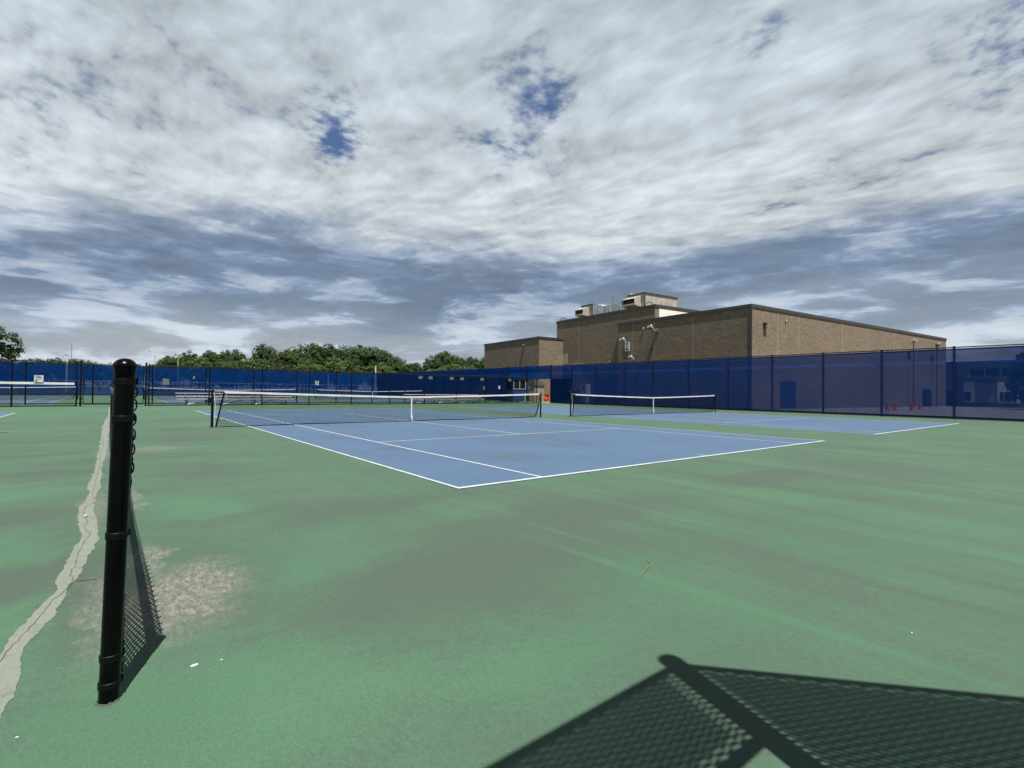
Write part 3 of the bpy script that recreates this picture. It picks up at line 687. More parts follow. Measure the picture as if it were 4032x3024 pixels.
# ------------------------------------------------------------ signs on the fences
def sign(x, y, z, w_, h_, label, white=True, text=True, logo=False):
    t = empty('sign', (x, y, z), label, 'sign', 'signs on the fences')
    m = MB(); m.box(-w_/2, -.006, -h_/2, w_/2, .006, h_/2); m.build('board', M['sign' if white else 'plate'], t)
    if text:
        n = 6; m = MB()
        for k in range(n):
            zz_ = h_*(.40-.11*k); ww = w_*random.uniform(.28, .42)
            if k == 4: continue
            m.box(-ww if k else -w_*.42, -.0105, zz_-h_*.025, ww if k else w_*.2, -.0065, zz_+h_*.02)
        if logo: m.box(-w_*.38, -.0105, -h_*.42, -w_*.16, -.0065, -h_*.22)
        m.build('lettering', M['ink'], t)
sign(-6.24, NY-.09, 1.505, .36, .36, 'square white notice sign with dark lines of text above the white rail at far left', logo=True)
sign(-.34, FY+.03, 1.50, .36, .40, 'grey back of a notice sign, right of the gate', white=False, text=False)
sign(1.26, FY-.07, 1.82, .10, .13, 'tiny white tag high on the second fence right of the gate')
sign(9.57, FY-.07, 1.60, .27, .33, 'white notice sign on the second black fence above the middle of the net', logo=True)
for x, lb in ((16.49, 'leftmost grey plate under the fence top'), (17.42, 'second grey plate from the left under the fence top'), (19.45, 'third grey plate from the left under the fence top'),
              (20.5, 'fourth grey plate from the left under the fence top'), (22.61, 'fifth grey plate from the left under the fence top'), (25.74, 'rightmost grey plate under the fence top, beside the white window')):
    sign(x, NY+.05, 2.19, .36, .27, lb, white=False, text=False)
sign(22.84, NY+.05, 1.39, .2, .30, 'small grey plate at mid height left of the white notice', white=False, text=False)
sign(24.43, NY-.07, 1.48, .20, .29, 'small white notice at mid height on the near black fence', logo=True)

# ------------------------------------------------------------ brick building
O3 = Vector((35.355, 13.958, 0)); BZ = R(90-5.7) - R(90)
# local frame: x = along the sunlit face (to the right), y = along the shaded face (away)
bl = empty('brick_building', tuple(O3), 'large windowless brown brick building of three blocks beyond the blue fence', 'building', rz=BZ)
def bbox(name, m_, x0, y0, z0, x1, y1, z1, par=bl): 
    m = MB(); m.box(x0, y0, z0, x1, y1, z1); return m.build(name, M[m_] if isinstance(m_, str) else m_, par)
H1, H2, H3 = 7.36, 9.48, 8.10
bbox('wall', 'brick', 0, 0, -.05, 39.9, 14.32, H3-.02)['label'] = 'nearest brick block with sunlit end wall'
bbox('wall', 'brick', .4, 14.32, -.05, 34, 24.9, H2-.02)
m = MB(); m.add([(.4, 9.92, H3), (34, 9.92, H3), (34, 14.32, H3), (.4, 14.32, H3), (.4, 9.92, H2-.02), (34, 9.92, H2-.02), (34, 14.32, H2-.02), (.4, 14.32, H2-.02)],
    [(4, 5, 6, 7), (0, 1, 5, 4), (1, 2, 6, 5), (3, 0, 4, 7)]); m.build('wall', M['brick'], bl)['label'] = 'tallest brick block rising behind the nearest block'
bbox('wall', 'brick', -3.04, 23.7, -.05, .4, 36.2, H1-.02)['label'] = 'low brick block at the left end'
bbox('white_panel', 'panel', .95, 9.87, H3+.15, 12.0, 9.915, H2-.36)
for k in range(1, 9): bbox('panel_seam', 'rtu', .95+k*1.25, 9.862, H3+.15, .965+k*1.25, 9.868, H2-.36)
def fascia(x0, y0, x1, y1, z, h=.30):
    f = bbox('fascia', 'fascia', x0-.05, y0-.05, z-h, x1+.05, y1+.05, z+.04); return f
def ring(x0, y0, x1, y1, z, h, sides):
    m = MB(); t_ = .06
    if 'w' in sides: m.box(x0-t_, y0-t_, z-h, x0+.12, y1+t_, z+.03)
    if 's' in sides: m.box(x0+.12, y0-t_, z-h, x1+t_, y0+.12, z+.03)
    if 'e' in sides: m.box(x1-.12, y0+.12, z-h, x1+t_, y1+t_, z+.03)
    if 'n' in sides: m.box(x0+.12, y1-.12, z-h, x1-.12, y1+t_, z+.03)
    m.build('fascia', M['fascia'], bl)
ring(0, 0, 39.9, 14.32, H3, .24, 'wse'); ring(.4, 9.92, 34, 24.9, H2, .24, 'wsen'); ring(-3.04, 23.7, .4, 36.2, H1, .20, 'wsn')
for (x, y, z1) in ((-.004, 12.39, H3-.3), (-.004, 9.61, H3-.3), (-.004, 5.32, H3-.3)): bbox('joint', 'shed', x, y-.035, 0, x+.006, y+.035, z1)
bbox('joint', 'shed', .396, 20.93, 0, .402, 20.97, H2-.3); bbox('joint', 'shed', .396, 14.6, 0, .402, 14.64, H2-.3)
for y in (27.88, 25.37): bbox('joint', 'shed', -3.044, y-.02, 0, -3.038, y+.02, H1-.25)
for x in (3.68, 6.87, 14.39, 19.6, 25.47, 31.5): bbox('joint', 'shed', x-.035, -.004, 0, x+.035, .002, H3-.3)
bbox('drain_pipe', 'fascia', -.07, -.07, 0, .03, .03, H3-.32)
d1 = bbox('door', 'door', 4.07, -.03, .16, 6.36, .02, 2.25); bbox('handle', 'steel', 5.28, -.08, 1.05, 5.34, -.035, 1.3, d1)
d2 = bbox('door', 'glass', 32.88, -.03, 0, 35.28, .02, 2.0); bbox('handle', 'steel', 34.0, -.08, .9, 34.06, -.035, 1.1, d2)
wd = bbox('window', 'glass', .34, 20.2, 1.5, .385, 22.3, 4.2)
m = MB()
for k in range(8): m.box(.29, 20.2+k*.29, 1.5, .335, 20.25+k*.29, 4.2)
m.box(.28, 20.1, 1.38, .36, 22.4, 1.5); m.box(.28, 20.1, 4.2, .36, 22.4, 4.3); m.build('window_bars', M['winw'], wd)
bbox('door', 'door', -.03, 15.2, 0, .38, 17.2, 2.9)
bbox('cable_tray', 'steel', .30, 17.0, 3.9, .38, 23.5, 4.0)
# lamps and cameras on the walls (they belong to the building's equipment but are fixed things of their own)
def T(x, y, z): 
    v = Matrix.Rotation(BZ, 4, 'Z') @ Vector((x, y, z)); return (O3.x+v.x, O3.y+v.y, z)
def walllamp(x, y, z, face, label, body='lampg', s=1.):
    t = empty('wall_lamp', T(x, y, z), label, 'wall lamp', 'lamps on the brick building', BZ+(0 if face == 's' else R(-90)))
    m = MB(); m.add([(-.17*s, 0, .16*s), (.17*s, 0, .16*s), (.17*s, 0, -.16*s), (-.17*s, 0, -.16*s), (-.17*s, -.28*s, .10*s), (.17*s, -.28*s, .10*s), (.17*s, -.10*s, -.14*s), (-.17*s, -.10*s, -.14*s)],
        [(3, 2, 1, 0), (4, 5, 6, 7), (0, 1, 5, 4), (1, 2, 6, 5), (2, 3, 7, 6), (3, 0, 4, 7)]); m.build('housing', M[body], t)
    m = MB(); m.add([(-.13*s, -.268*s, .075*s), (.13*s, -.268*s, .075*s), (.13*s, -.12*s, -.12*s), (-.13*s, -.12*s, -.12*s), (-.13*s, -.29*s, .06*s), (.13*s, -.29*s, .06*s), (.13*s, -.14*s, -.14*s), (-.13*s, -.14*s, -.14*s)],
        [(4, 5, 6, 7), (0, 1, 5, 4), (3, 7, 6, 2), (0, 4, 7, 3), (1, 2, 6, 5)]); m.build('lens', M['lampw'], t)
walllamp(1.78, -.01, 6.62, 's', 'bronze wall lamp with white lens high on the sunlit brick wall', s=1.25)
walllamp(-.01, 9.30, 6.95, 'w', 'grey wall lamp under the white camera on the shaded wall', 'steel', 1.1)
walllamp(-3.05, 26.66, 6.6, 'w', 'small wall lamp on the low left brick block', 'steel', .9)
def camera_(x, y, z, face, label, L=.55):
    t = empty('security_camera', T(x, y, z), label, 'security camera', 'cameras on the brick building', BZ+(0 if face == 's' else R(-90)))
    m = MB(); m.tube([(0, 0, 0), (0, -.3, 0), (0, -.34, .05)], .035, 8); m.build('bracket', M['lampw'], t)
    m = MB(); m.obox(Matrix.Translation((0, -.36, .12)) @ Matrix.Rotation(R(-14), 4, 'Y'), -L*.75, -.09, -.08, L*.25, .09, .09); m.build('housing', M['lampw'], t)
    m = MB(); m.box(-.07, -.02, -.22, .07, .0, -.02); m.build('junction_box', M['lampw'], t)
camera_(-.01, 13.3, 6.35, 'w', 'white security camera above the notice board on the shaded wall')
camera_(-.01, 9.75, 7.25, 'w', 'white security camera high beside the grey lamp on the shaded wall', .5)
camera_(-.01, 12.2, 4.55, 'w', 'lowest white security camera, just above the blue fence', .4)
def stud(x, y, z, face, label):
    t = empty('wall_sensor', T(x, y, z), label, 'sensor', 'sensors on the brick walls', BZ+(0 if face == 's' else R(-90)))
    m = MB(); m.box(-.05, -.09, -.09, .05, 0, .09); m.build('housing', M['lampw'], t); m = MB(); m.tube([(0, -.04, -.09), (0, -.10, -.16)], .03, 8); m.build('sensor_head', M['steel'], t)
stud(-.01, 10.91, 7.31, 'w', 'small white sensor left of the high camera on the shaded wall')
stud(4.81, -.01, 7.25, 's', 'small sensor near the roof edge of the sunlit wall')
t = empty('notice_board', T(-.01, 13.0, 5.68), 'white notice board with lines of text on the shaded brick wall', 'notice board', rz=BZ-R(90))
m = MB(); m.box(-.30, -.06, -.44, .30, 0, .44); m.build('board', M['sign'], t)
m = MB()
for k, (a, z, h) in enumerate(((.2, .34, .03), (.05, .18, .07), (.09, .02, .05), (.24, -.20, .035), (.24, -.30, .035))): m.box(-a, -.066, z-h, a, -.062, z+h)
m.build('lettering', M['ink'], t)
def floodlight(x, z, label, zp):
    t = empty('floodlight', T(x, -.5, 0), label, 'floodlight', 'floodlights on poles before the brick wall', BZ)
    m = MB(); m.tube([(0, 0, 0), (0, 0, z)], .05, 8); m.build('pole', M['lampg'], t)
    m = MB(); m.tube([(-.3, 0, z-.1), (.5, 0, z+.25)], .035, 6); m.build('arm', M['lampg'], t)
    for q, (dx, dz) in enumerate(((-.15, .15), (.35, .0 if zp else .35))):
        m = MB(); m.obox(Matrix.Translation((dx, -.1, z+dz)) @ Matrix.Rotation(R(25), 4, 'X'), -.24, -.12, -.12, .24, .12, .12); m.build('lamp_head', M['lampw' if (q == 0) == zp or zp else 'lampg'], t)
floodlight(29.0, 7.0, 'white twin floodlight on a pole before the sunlit brick wall', True)
floodlight(35.4, 6.8, 'dark armed floodlight at the right end of the sunlit brick wall', False)

# roof units
def roof_unit(y0, y1, x0, x1, z1, label):
    t = empty('roof_unit', T((x0+x1)/2, y0, H2), label, 'roof unit', 'air handling units on the brick roof', BZ); cx_ = (x0+x1)/2
    m = MB(); m.box(x0-cx_, 0, -.5, x1-cx_, y1-y0, z1-H2-.08); m.build('casing', M['rtu'], t)
    m = MB(); m.box(x0-cx_-.08, -.08, z1-H2-.08, x1-cx_+.08, y1-y0+.08, z1-H2+.03); m.build('lid', M['fascia'], t)
    m = MB(); m.box(x0-cx_-.02, -.03, -.5, x0-cx_+.12, -.002, z1-H2-.08); m.build('corner_trim', M['fascia'], t)
    a, b = .45, (y1-y0)+.05; zt = z1-H2-.22; zb = zt-1.15; X = x0-cx_; d_ = .95
    h = MB()
    h.add([(X, a, zt), (X, b, zt), (X-d_, b, zt-.38), (X-d_, a, zt-.38), (X-d_, a, zt-.42), (X-d_, b, zt-.42), (X, b, zt-.05), (X, a, zt-.05)], [(0, 1, 2, 3), (2, 5, 4, 3), (4, 5, 6, 7), (0, 3, 4, 7), (1, 6, 5, 2)])
    for yy in (a, b-.03):
        h.add([(X, yy, zt-.05), (X-d_, yy, zt-.42), (X-d_, yy, zb+.12), (X-.1, yy, zb), (X, yy, zb), (X, yy+.03, zt-.05), (X-d_, yy+.03, zt-.42), (X-d_, yy+.03, zb+.12), (X-.1, yy+.03, zb), (X, yy+.03, zb)],
              [(0, 1, 2, 3, 4), (9, 8, 7, 6, 5), (1, 6, 7, 2), (2, 7, 8, 3), (3, 8, 9, 4), (0, 5, 6, 1)])
    h.add([(X-d_, a, zb+.12), (X-d_, b, zb+.12), (X-.1, b, zb), (X-.1, a, zb), (X-d_, a, zb+.26), (X-d_, b, zb+.26)], [(0, 1, 2, 3), (0, 4, 5, 1)])
    ho = h.build('hood', M['rtu'], t)
    k = MB(); k.box(X-d_+.25, a+.04, zb+.26, X-d_+.29, b-.07, zt-.45); k.build('louvre', M['dark'], ho)
roof_unit(13.07, 15.3, 2.4, 7.4, 11.34, 'larger beige rooftop air unit with hood, above the white panel')
roof_unit(21.0, 22.8, 2.4, 5.2, 11.25, 'smaller rooftop air unit with hood at the left of the brick roof')
dct = empty('roof_duct', T(2.8, 15.3, H2), 'long galvanised duct running along the roof between the two air units', 'duct', rz=BZ)
m = MB(); prof = [(-.1, 2.15, .2), (.6, 1.95, 0), (1.3, 1.5, 0), (2.0, 1.38, 0), (3.6, 1.30, 0), (4.3, 1.42, 0), (5.0, 1.7, .1), (5.7, 1.75, .2)]
vs = []
for (y, z, dx) in prof: vs += [(-.1-dx, y, -.3), (.8, y, -.3), (.8, y, z), (-.1-dx, y, z)]
m.add(vs, [(4*i+k, 4*i+4+k, 4*i+4+(k+1) % 4, 4*i+(k+1) % 4) for i in range(len(prof)-1) for k in range(4)]+[(0, 1, 2, 3), (31, 30, 29, 28)]); m.build('duct_run', M['galv'], dct)
for y in (.6, 1.4, 2.2, 3.0, 3.6, 4.4): m = MB(); m.box(-.16, y, -.3, -.12, y+.05, .6 < y < 4.3 and 1.42 or 1.7); m.build('flange', M['galv'], dct)
for (y, h_) in ((17.2, 2.1), (19.6, 1.6), (20.4, 1.9)):
    m = MB(); m.tube([T(2.0, y, H2-.2), T(2.0, y, H2+h_)], .035, 6); tag(m.build('vent_pipe', M['steel']), {17.2: 'thin vent pipe rising beside the duct near the larger air unit', 19.6: 'short thin vent pipe in the middle of the duct', 20.4: 'thin vent pipe beside the smaller air unit'}[y], 'vent pipe', 'vent pipes on the roof')
for (y, lb) in ((10.9, 'curved cable loop on the roof in front of the larger air unit'), (24.0, 'curved cable loop at the left end of the brick roof')):
    m = MB(); m.tube([T(.6, y-.7+1.4*k/10, H2-.05+.42*math.sin(math.pi*k/10)) for k in range(11)], .035, 6); tag(m.build('cable_loop', M['dark']), lb, 'cable', 'cable loops on the roof')

# far wing behind the fence at right
wg = empty('school_wing', T(40.5, 0, 0), 'low two-storey school wing with a band of windows seen through the fence at far right', 'building', rz=BZ)
def wb(name, m_, x0, y0, z0, x1, y1, z1, par=None):
    m = MB(); m.box(x0, y0, z0, x1, y1, z1); return m.build(name, M[m_], par or wg)
wb('wall', 'plate', .6, -30, 3.05, 14, 3.0, 5.1); wb('roof_edge', 'fascia', .4, -30.2, 5.1, 14.2, 3.2, 5.34)
wb('wall', 'brick', .6, -30, 0, 14, 3.0, 3.04)
for k in range(12):
    y1_ = -1.9-k*1.35; w1 = wb('window', 'glass', .53, y1_-1.2, 3.6, .59, y1_, 4.44); wb('frame', 'winw', .50, y1_+.02, 3.5, .56, y1_+.09, 4.5, w1)
wb('canopy', 'fascia', -.3, -4.3, 3.02, .55, -.9, 3.2)
wb('wall_panel', 'panel', .45, -2.33, .5, .58, -1.35, 2.95); wb('wall_panel', 'panel', .45, -6.1, .5, .58, -4.3, 2.85)
wb('wall_panel', 'plate', .5, -4.28, .5, .58, -2.35, 2.95)
wa = wb('window', 'glass', .38, -2.0, .7, .44, -1.4, 1.75); wb('sill', 'winw', .34, -2.05, .62, .43, -1.35, .69, wa)
wa = wb('window', 'glass', .38, -5.9, .65, .44, -4.55, 1.75); wb('sill', 'winw', .34, -5.95, .57, .43, -4.5, .64, wa)
for y in (-4.85, -5.5): wb('mullion', 'winw', .35, y-.03, .65, .375, y+.03, 1.75, wa)
wb('door', 'glass', .4, -.6, 0, .55, .3, 1.9)
# cones
def cone(x, y, label):
    t = empty('traffic_cone', (x, y, 0), label, 'traffic cone', 'red traffic cones by the brick wall')
    m = MB(); m.lathe([(.15, .03), (.13, .06), (.05, .62), (.03, .72), (.025, .72)], 14); m.build('cone_body', M['cone'], t)
    m = MB(); m.box(-.2, -.2, 0, .2, .2, .03); m.build('base', M['cone'], t)
    m = MB(); m.lathe([(.104, .28), (.082, .42)], 14); m.build('reflective_band', M['cone'], t)
cone(45.6, 7.95, 'leftmost red traffic cone behind the blue screen'); cone(46.6, 7.7, 'second red traffic cone from the left behind the blue screen')
cone(47.9, 6.9, 'third red traffic cone from the left behind the blue screen'); cone(48.2, 7.0, 'red traffic cone touching the third one behind the blue screen')
cone(52.4, 7.4, 'rightmost red traffic cone beside the dark door')

# ------------------------------------------------------------ booth, shed and clutter by the opening
bt = empty('blue_booth', (31.35, 38.3, 0), 'blue booth with white-framed window beyond the opening in the fence', 'booth')
def pb(par, name, m_, x0, y0, z0, x1, y1, z1):
    m = MB(); m.box(x0, y0, z0, x1, y1, z1); return m.build(name, M[m_], par)
pb(bt, 'wall', 'boothblue', 0, 0, 0, 3.0, 2.4, 2.5); pb(bt, 'roof', 'fascia', -.15, -.15, 2.5, 3.15, 2.6, 2.62)
wn = pb(bt, 'window', 'glass', .10, -.03, 1.42, 1.72, -.002, 2.42)
for (a, z0, b, z1) in ((.04, 1.36, 1.78, 1.42), (.04, 2.42, 1.78, 2.48), (.04, 1.42, .10, 2.42), (1.72, 1.42, 1.78, 2.42), (.87, 1.42, .95, 2.42)): pb(wn, 'frame', 'winw', a, -.06, z0, b, -.032, z1)
dr = pb(bt, 'door', 'boothblue', 1.95, -.04, .05, 2.85, -.002, 2.3); pb(dr, 'paper_notice', 'sign', 2.25, -.05, 1.4, 2.45, -.042, 1.75)
pb(bt, 'stone_base', 'stone', 1.55, -.25, 0, 2.5, -.05, .95); pb(bt, 'stone_base', 'stone', 2.86, -.25, 0, 3.2, -.05, .95)
sh = empty('garden_shed', (33.0, 36.6, 0), 'small beige shed with grey shingle roof seen through the opening', 'shed')
m = MB(); m.box(0, 0, 0, 1.38, .9, 1.81); sw = m.build('wall', M['shed'], sh)
for k in range(9): pb(sw, 'siding_board', 'shed', 0, -.012, .03+k*.2, 1.38, -.002, .195+k*.2)
m = MB(); m.add([(-.08, -.12, 2.62), (-.08, 1.0, 2.62), (1.5, 1.0, 1.86), (1.5, -.12, 1.86), (-.08, -.12, 1.80), (-.08, 1.0, 1.80), (1.5, 1.0, 1.80), (1.5, -.12, 1.80)],
    [(0, 3, 2, 1), (4, 5, 6, 7), (3, 7, 6, 2), (0, 4, 7, 3), (0, 1, 5, 4), (1, 2, 6, 5)]); m.build('roof', M['shingle'], sh)
on = empty('safety_netting', (35.3, 36.9, 0), 'crumpled orange safety netting standing right of the shed', 'netting')
m = MB(); vs = []; n = 16
for k in range(n+1):
    for z in (0.1, .35, .6, .9): vs.append((-.9+2.6*k/n, random.uniform(-.14, .14), z+random.uniform(-.07, .07)))
m.add(vs, [(4*i+j, 4*i+4+j, 4*i+5+j, 4*i+1+j) for i in range(n) for j in range(3)]); mo = m.build('mesh', M['orange'], on); md = mo.modifiers.new('thick', 'SOLIDIFY'); md.thickness = .02
for x in (-.8, .1, 1.0, 1.6): m = MB(); m.tube([(x, .1, 0), (x, .1, 1.55)], .03, 6); m.build('stake', M['wood'], on)
cb = empty('electrical_cabinet', T(-.5, 18.6, 0), 'pale electrical cabinet against the brick wall behind the blue screen', 'cabinet', rz=BZ)
pb(cb, 'housing', 'panel', -.3, -.45, .9, .3, .45, 2.0); pb(cb, 'leg', 'panel', -.2, -.35, 0, .2, .3, .88); pb(cb, 'display', 'dark', -.32, -.25, 1.45, -.303, .25, 1.75)
# basketball hoop on slanting tan struts
bh = empty('basketball_hoop', T(-4.2, 18.4, 0), 'basketball hoop with orange rim and clear backboard above the blue fence', 'hoop', rz=BZ)
m = MB(); m.tube([(3.2, -.2, 0), (3.2, -.2, 2.6), (.5, 0, 3.9)], .08, 8); m.tube([(3.2, .2, 2.2), (.5, .1, 3.6)], .06, 8); m.build('pole', M['wood'], bh)
glm = bpy.data.materials.new('clear_board'); glm.use_nodes = True; q = NT(glm.node_tree); q.n.clear(); oo = q.new('ShaderNodeOutputMaterial'); mx = q.new('ShaderNodeMixShader'); mx.inputs[0].default_value = .35
tr = q.new('ShaderNodeBsdfTransparent'); df = q.new('ShaderNodeBsdfDiffuse'); q.put(df.inputs[0], (.45, .42, .33)); q.l.new(tr.outputs[0], mx.inputs[1]); q.l.new(df.outputs[0], mx.inputs[2]); q.l.new(mx.outputs[0], oo.inputs[0])
m = MB(); m.box(.28, -.9, 4.02, .32, .9, 5.05); m.build('backboard', glm, bh)
m = MB(); m.tube([(.0+.24*math.cos(a*math.pi/8)-.05, .24*math.sin(a*math.pi/8), 4.05) for a in range(17)], .018, 6, caps=False); m.tube([(.19, 0, 4.05), (.3, 0, 4.05)], .04, 6); m.build('rim', M['orange'], bh)
for (a, b, lb) in (((-.6, 16.9, 3.3), (-.3, 15.1, 4.3), 'upper tan slanting strut behind the blue screen'), ((-.6, 15.9, 2.6), (-.3, 15.0, 3.0), 'short tan strut behind the blue screen, below the long one')):
    m = MB(); m.tube([T(*a), T(*b)], .07, 8); tag(m.build('strut', M['wood']), lb, 'strut', 'tan struts behind the screen')

# ------------------------------------------------------------ poles, goal and rail fence of the playing field
def pole(x, y, h, r_, m_, label, crossarm=False):
    t = empty('field_pole', (x, y, 0), label, 'pole', 'poles on the playing field')
    m = MB(); m.tube([(0, 0, 0), (0, 0, h*.6), (0, 0, h)], [r_, r_*.9, r_*.75], 10); m.build('shaft', M[m_], t)
    m = MB(); m.lathe([(r_*.95, h), (r_*.95, h+.06), (r_*.3, h+.12)], 10); m.build('cap', M[m_], t)
pole(-9.13, 110, 5.85, .19, 'white', 'thick white pole topped at fence height left of the gate')
pole(-8.58, 110, 8.1, .05, 'steel', 'tall thin grey mast beside the thick white pole')
pole(46.4, 110, 6.6, .17, 'white', 'thick white pole in front of the dry tree near the middle of the photo')
pole(20.0, 110, 5.3, .07, 'white', 'thin white pole just above the fence beyond the left bleacher')
pole(35.2, 110, 4.3, .11, 'white', 'pale pole seen through the far blue screen near the centre')
gp_ = empty('goal_post', (3.17, 110, 0), 'yellow goal posts standing before the trees, behind the far blue fence', 'goal posts')
m = MB(); m.tube([(0, 0, 1.6), (0, 0, 6.8)], .07, 8); m.build('upright', M['yellow'], gp_); m = MB(); m.tube([(3.6, 0, 1.6), (3.6, 0, 6.55)], .07, 8); m.build('upright', M['yellow'], gp_)
m = MB(); m.tube([(0, 0, 1.6), (3.6, 0, 1.6)], .06, 8); m.tube([(1.8, 0, 0), (1.8, 0, 1.6)], .08, 8); m.build('crossbar', M['yellow'], gp_)
rf = empty('rail_fence', (-10, 98, 0), 'pale rail fence crossing the field behind the far blue screen', 'fence', 'fences')
for z in (1.0, 1.9): m = MB(); m.tube([(0, 0, z), (60, 0, z)], .05, 6); m.build('rail', M['winw'], rf)
for k in range(13): m = MB(); m.tube([(k*5, 0, 0), (k*5, 0, 1.95)], .06, 6); m.build('post', M['winw'], rf)

# ------------------------------------------------------------ trees
def crown_mesh(seed, rx, rz, nclump, nleaf, leaf, zc, sparse=0.):
    rnd = random.Random(seed); m = MB(); lobes = []
    for _ in range(9):
        a = rnd.uniform(0, 2*math.pi); rr = rnd.uniform(.15, .62)*rx; lobes.append((rr*math.cos(a), rr*math.sin(a), zc+rnd.uniform(-.55, .55)*rz, rnd.uniform(.38, .62)*rx))
    lobes.append((0, 0, zc+.45*rz, rx*.5))
    for _ in range(nclump):
        lx, ly, lz, lr = rnd.choice(lobes)
        v = Vector((rnd.gauss(0, 1), rnd.gauss(0, 1), rnd.gauss(0, 1))).normalized(); q_ = rnd.uniform(.72, 1.06)*lr
        c = Vector((lx, ly, lz))+Vector((v.x*q_, v.y*q_, v.z*q_*rz/rx*.95)); cr_ = rnd.uniform(.08, .16)*rx
        if rnd.random() < sparse: continue
        for _ in range(nleaf):
            o = Vector((rnd.gauss(0, .5), rnd.gauss(0, .5), rnd.gauss(0, .38)))*cr_+c
            n_ = (v+Vector((rnd.uniform(-.8, .8), rnd.uniform(-.8, .8), rnd.uniform(-.3, 1.1)))).normalized()
            a_ = n_.orthogonal().normalized(); a_ = Matrix.Rotation(rnd.uniform(0, 6.28), 3, n_) @ a_; b_ = n_.cross(a_); s = leaf*rnd.uniform(.6, 1.3)
            m.add([o-a_*s, o-b_*s*.5+n_*s*.12, o+a_*s, o+b_*s*.5+n_*s*.12], [(0, 1, 2, 3)])
    return m
def trunk_mesh(seed, h, r_, rx, zc):
    rnd = random.Random(seed+99); m = MB()
    m.tube([(0, 0, -.2), (.1, .05, h*.35), (.0, .15, h*.62)], [r_*1.3, r_, r_*.7], 8)
    for _ in range(7):
        a = rnd.uniform(0, 6.28); l = rnd.uniform(.5, .85)*rx; z0 = rnd.uniform(.3, .6)*h
        m.tube([(0, .1, z0), (l*.5*math.cos(a), l*.5*math.sin(a), z0+.18*h), (l*math.cos(a), l*math.sin(a), z0+.30*h)], [r_*.45, r_*.3, r_*.08], 5)
    return m
protos = {}
def tree(kind, x, y, h, wscale, rz, label, group):
    if kind not in protos:
        sd_, lm, nc, nl, lf_, sp = {'a': (1, 'leaf', 520, 20, .024, 0), 'b': (2, 'leaf', 520, 20, .024, 0), 'c': (3, 'leaf', 500, 20, .024, .03), 'd': (4, 'leaflight', 420, 18, .024, 0), 'e': (5, 'leaflight', 240, 15, .030, .1), 'f': (6, 'leafdry', 200, 12, .018, .3),
                                      'near': (11, 'leaf', 620, 30, .020, .05), 'nearlight': (12, 'leaf', 620, 30, .020, .05)}[kind]
        t = bpy.data.objects.new('tree', None); C.objects.link(t); t['category'] = 'tree'
        low = .52
        crown_mesh(sd_, .42, .46, nc, nl, lf_, low).build('crown', M[lm], t); trunk_mesh(sd_, 1., .018, .36, low).build('trunk', M['bark'], t)
        protos[kind] = t; o = t
        o.location = (x, y, 0); o.rotation_euler = (0, 0, rz)
    else: o = dup(protos[kind], (x, y, 0), label, rz)
    o.scale = (h*wscale, h*wscale, h); tag(o, label, 'tree', group)
ORD = ['leftmost', 'second', 'third', 'fourth', 'fifth', 'sixth', 'seventh', 'eighth', 'ninth', 'tenth', 'eleventh', 'twelfth', 'thirteenth', 'fourteenth', 'fifteenth', 'sixteenth', 'seventeenth', 'eighteenth', 'nineteenth', 'twentieth', 'twenty-first', 'twenty-second', 'twenty-third', 'twenty-fourth']
def ordl(k, n): return 'rightmost' if k == n-1 else (ORD[k] if k == 0 else ORD[k]+' from the left')
sky_t = [(11, 11.5), (16.8, 13.6), (22.5, 13.6), (29.5, 14.8), (34.5, 11.8), (40, 17.0), (46.5, 15.6), (52, 17.8), (57.5, 18.6), (63, 19.2), (68.5, 18.8), (73.5, 19.2), (78.5, 18.6), (83, 18.0), (88.5, 15.8), (96, 12.6), (105, 16.4), (111, 18.6), (117, 17.4), (123.5, 14.2), (130, 17.2), (137, 17.6), (145, 16)]
rndt = random.Random(5)
for k, (x, h) in enumerate(sky_t):
    tree('abc'[k % 3], x, 190+rndt.uniform(-3, 3), h, rndt.uniform(.78, 1.0), rndt.uniform(0, 6.28), ordl(k, len(sky_t)).capitalize()+' of the tall dark trees on the wood skyline', 'tall dark trees of the wood beyond the courts')
fr = [(7., 8.4, 'e'), (11.5, 8.2, 'f'), (17, 10.2, 'd'), (22.5, 9.5, 'a'), (27.5, 10.2, 'd'), (33, 10.8, 'e'), (38.5, 10.2, 'b'), (43, 10.4, 'f'), (48, 11, 'd'), (53.5, 10.2, 'e'), (59, 12, 'd'), (64, 9.0, 'e'), (68, 10.2, 'f'), (73, 11.5, 'd'), (78, 9.8, 'f'), (84, 12, 'a'), (90, 12, 'c'), (96, 10, 'e'), (103, 12, 'd'), (110, 12.5, 'e'), (117, 12.5, 'd')]
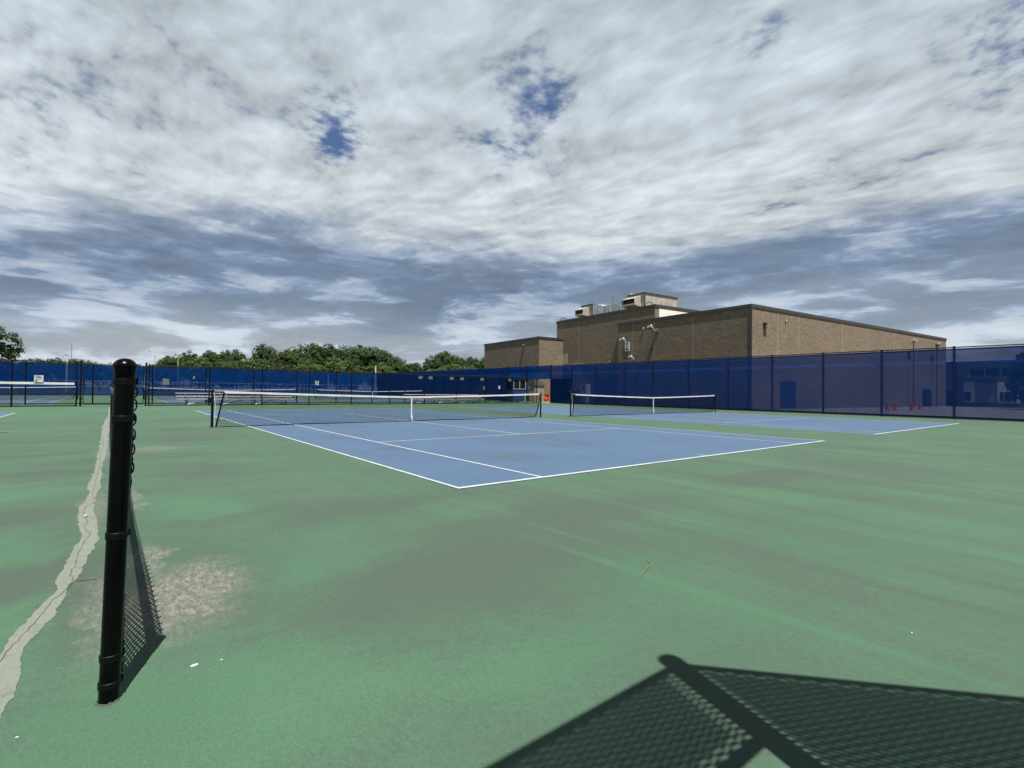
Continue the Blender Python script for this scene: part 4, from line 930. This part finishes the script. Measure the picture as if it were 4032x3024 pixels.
for k, (x, h, kd) in enumerate(fr):
    w_ = {'d': 'lower light green', 'e': 'lower light green', 'f': 'lower thin greyish', 'a': 'lower dark green', 'b': 'lower dark green', 'c': 'lower dark green'}[kd]
    tree(kd, x, 172+rndt.uniform(-4, 4), h, rndt.uniform(1.0, 1.3), rndt.uniform(0, 6.28), '%s tree, %s in the front row of the far wood' % (w_.capitalize(), ordl(k, len(fr))), 'lower trees in front of the wood')
for k, (x, h) in enumerate(((-25, 8.0), (-21.5, 8.6), (-18.3, 8.9), (-15.2, 9.7), (-12.2, 9.2), (-9.0, 9.0), (-5.5, 8.2), (-2, 7.9), (2.5, 8.3))):
    tree('abde'[k % 4], x, 190, h, 1.2, rndt.uniform(0, 6.28), '%s of the small distant trees showing above the fence around the gate' % ordl(k, 9).capitalize(), 'small distant trees above the gate')
tree('near', -14.9, 76, 9.1, .95, 1., 'large green tree cut off by the left edge of the photo', None)
tree('nearlight', 66.5, 1.0, 8.2, .74, 2., 'green tree at the right edge, reaching over the blue fence', None)
for o in [p_ for p_ in bpy.data.objects if p_.get('group') is None and 'group' in p_.keys()]: del o['group']

# ------------------------------------------------------------ bird
bd = empty('bird', (.048*70-3.248, .997*70-5.08, .056*70+1.172+.02), 'small dark bird flying in the sky above the fence left of the trees', 'bird', rz=R(100))
m = MB(); m.tube([(-.20, 0, -.02), (-.10, 0, 0), (0, 0, .01), (.10, 0, .02), (.16, 0, .03), (.20, 0, .03)], [.008, .035, .05, .042, .030, .006], 8)
m.add([(.05, .02, .02), (-.07, .02, .02), (-.02, .22, .09), (.06, .22, .09), (-.06, .42, .06), (.05, .02, .0), (-.07, .02, .0), (-.02, .22, .08), (.06, .22, .08)], [(0, 3, 2, 1), (2, 3, 4), (5, 6, 7, 8), (7, 4, 8)])
m.add([(.05, -.02, .02), (-.07, -.02, .02), (-.02, -.22, .09), (.06, -.22, .09), (-.06, -.42, .06), (.05, -.02, .0), (-.07, -.02, .0), (-.02, -.22, .08), (.06, -.22, .08)], [(0, 1, 2, 3), (2, 4, 3), (5, 8, 7, 6), (7, 8, 4)])
m.build('body', M['dark'], bd)
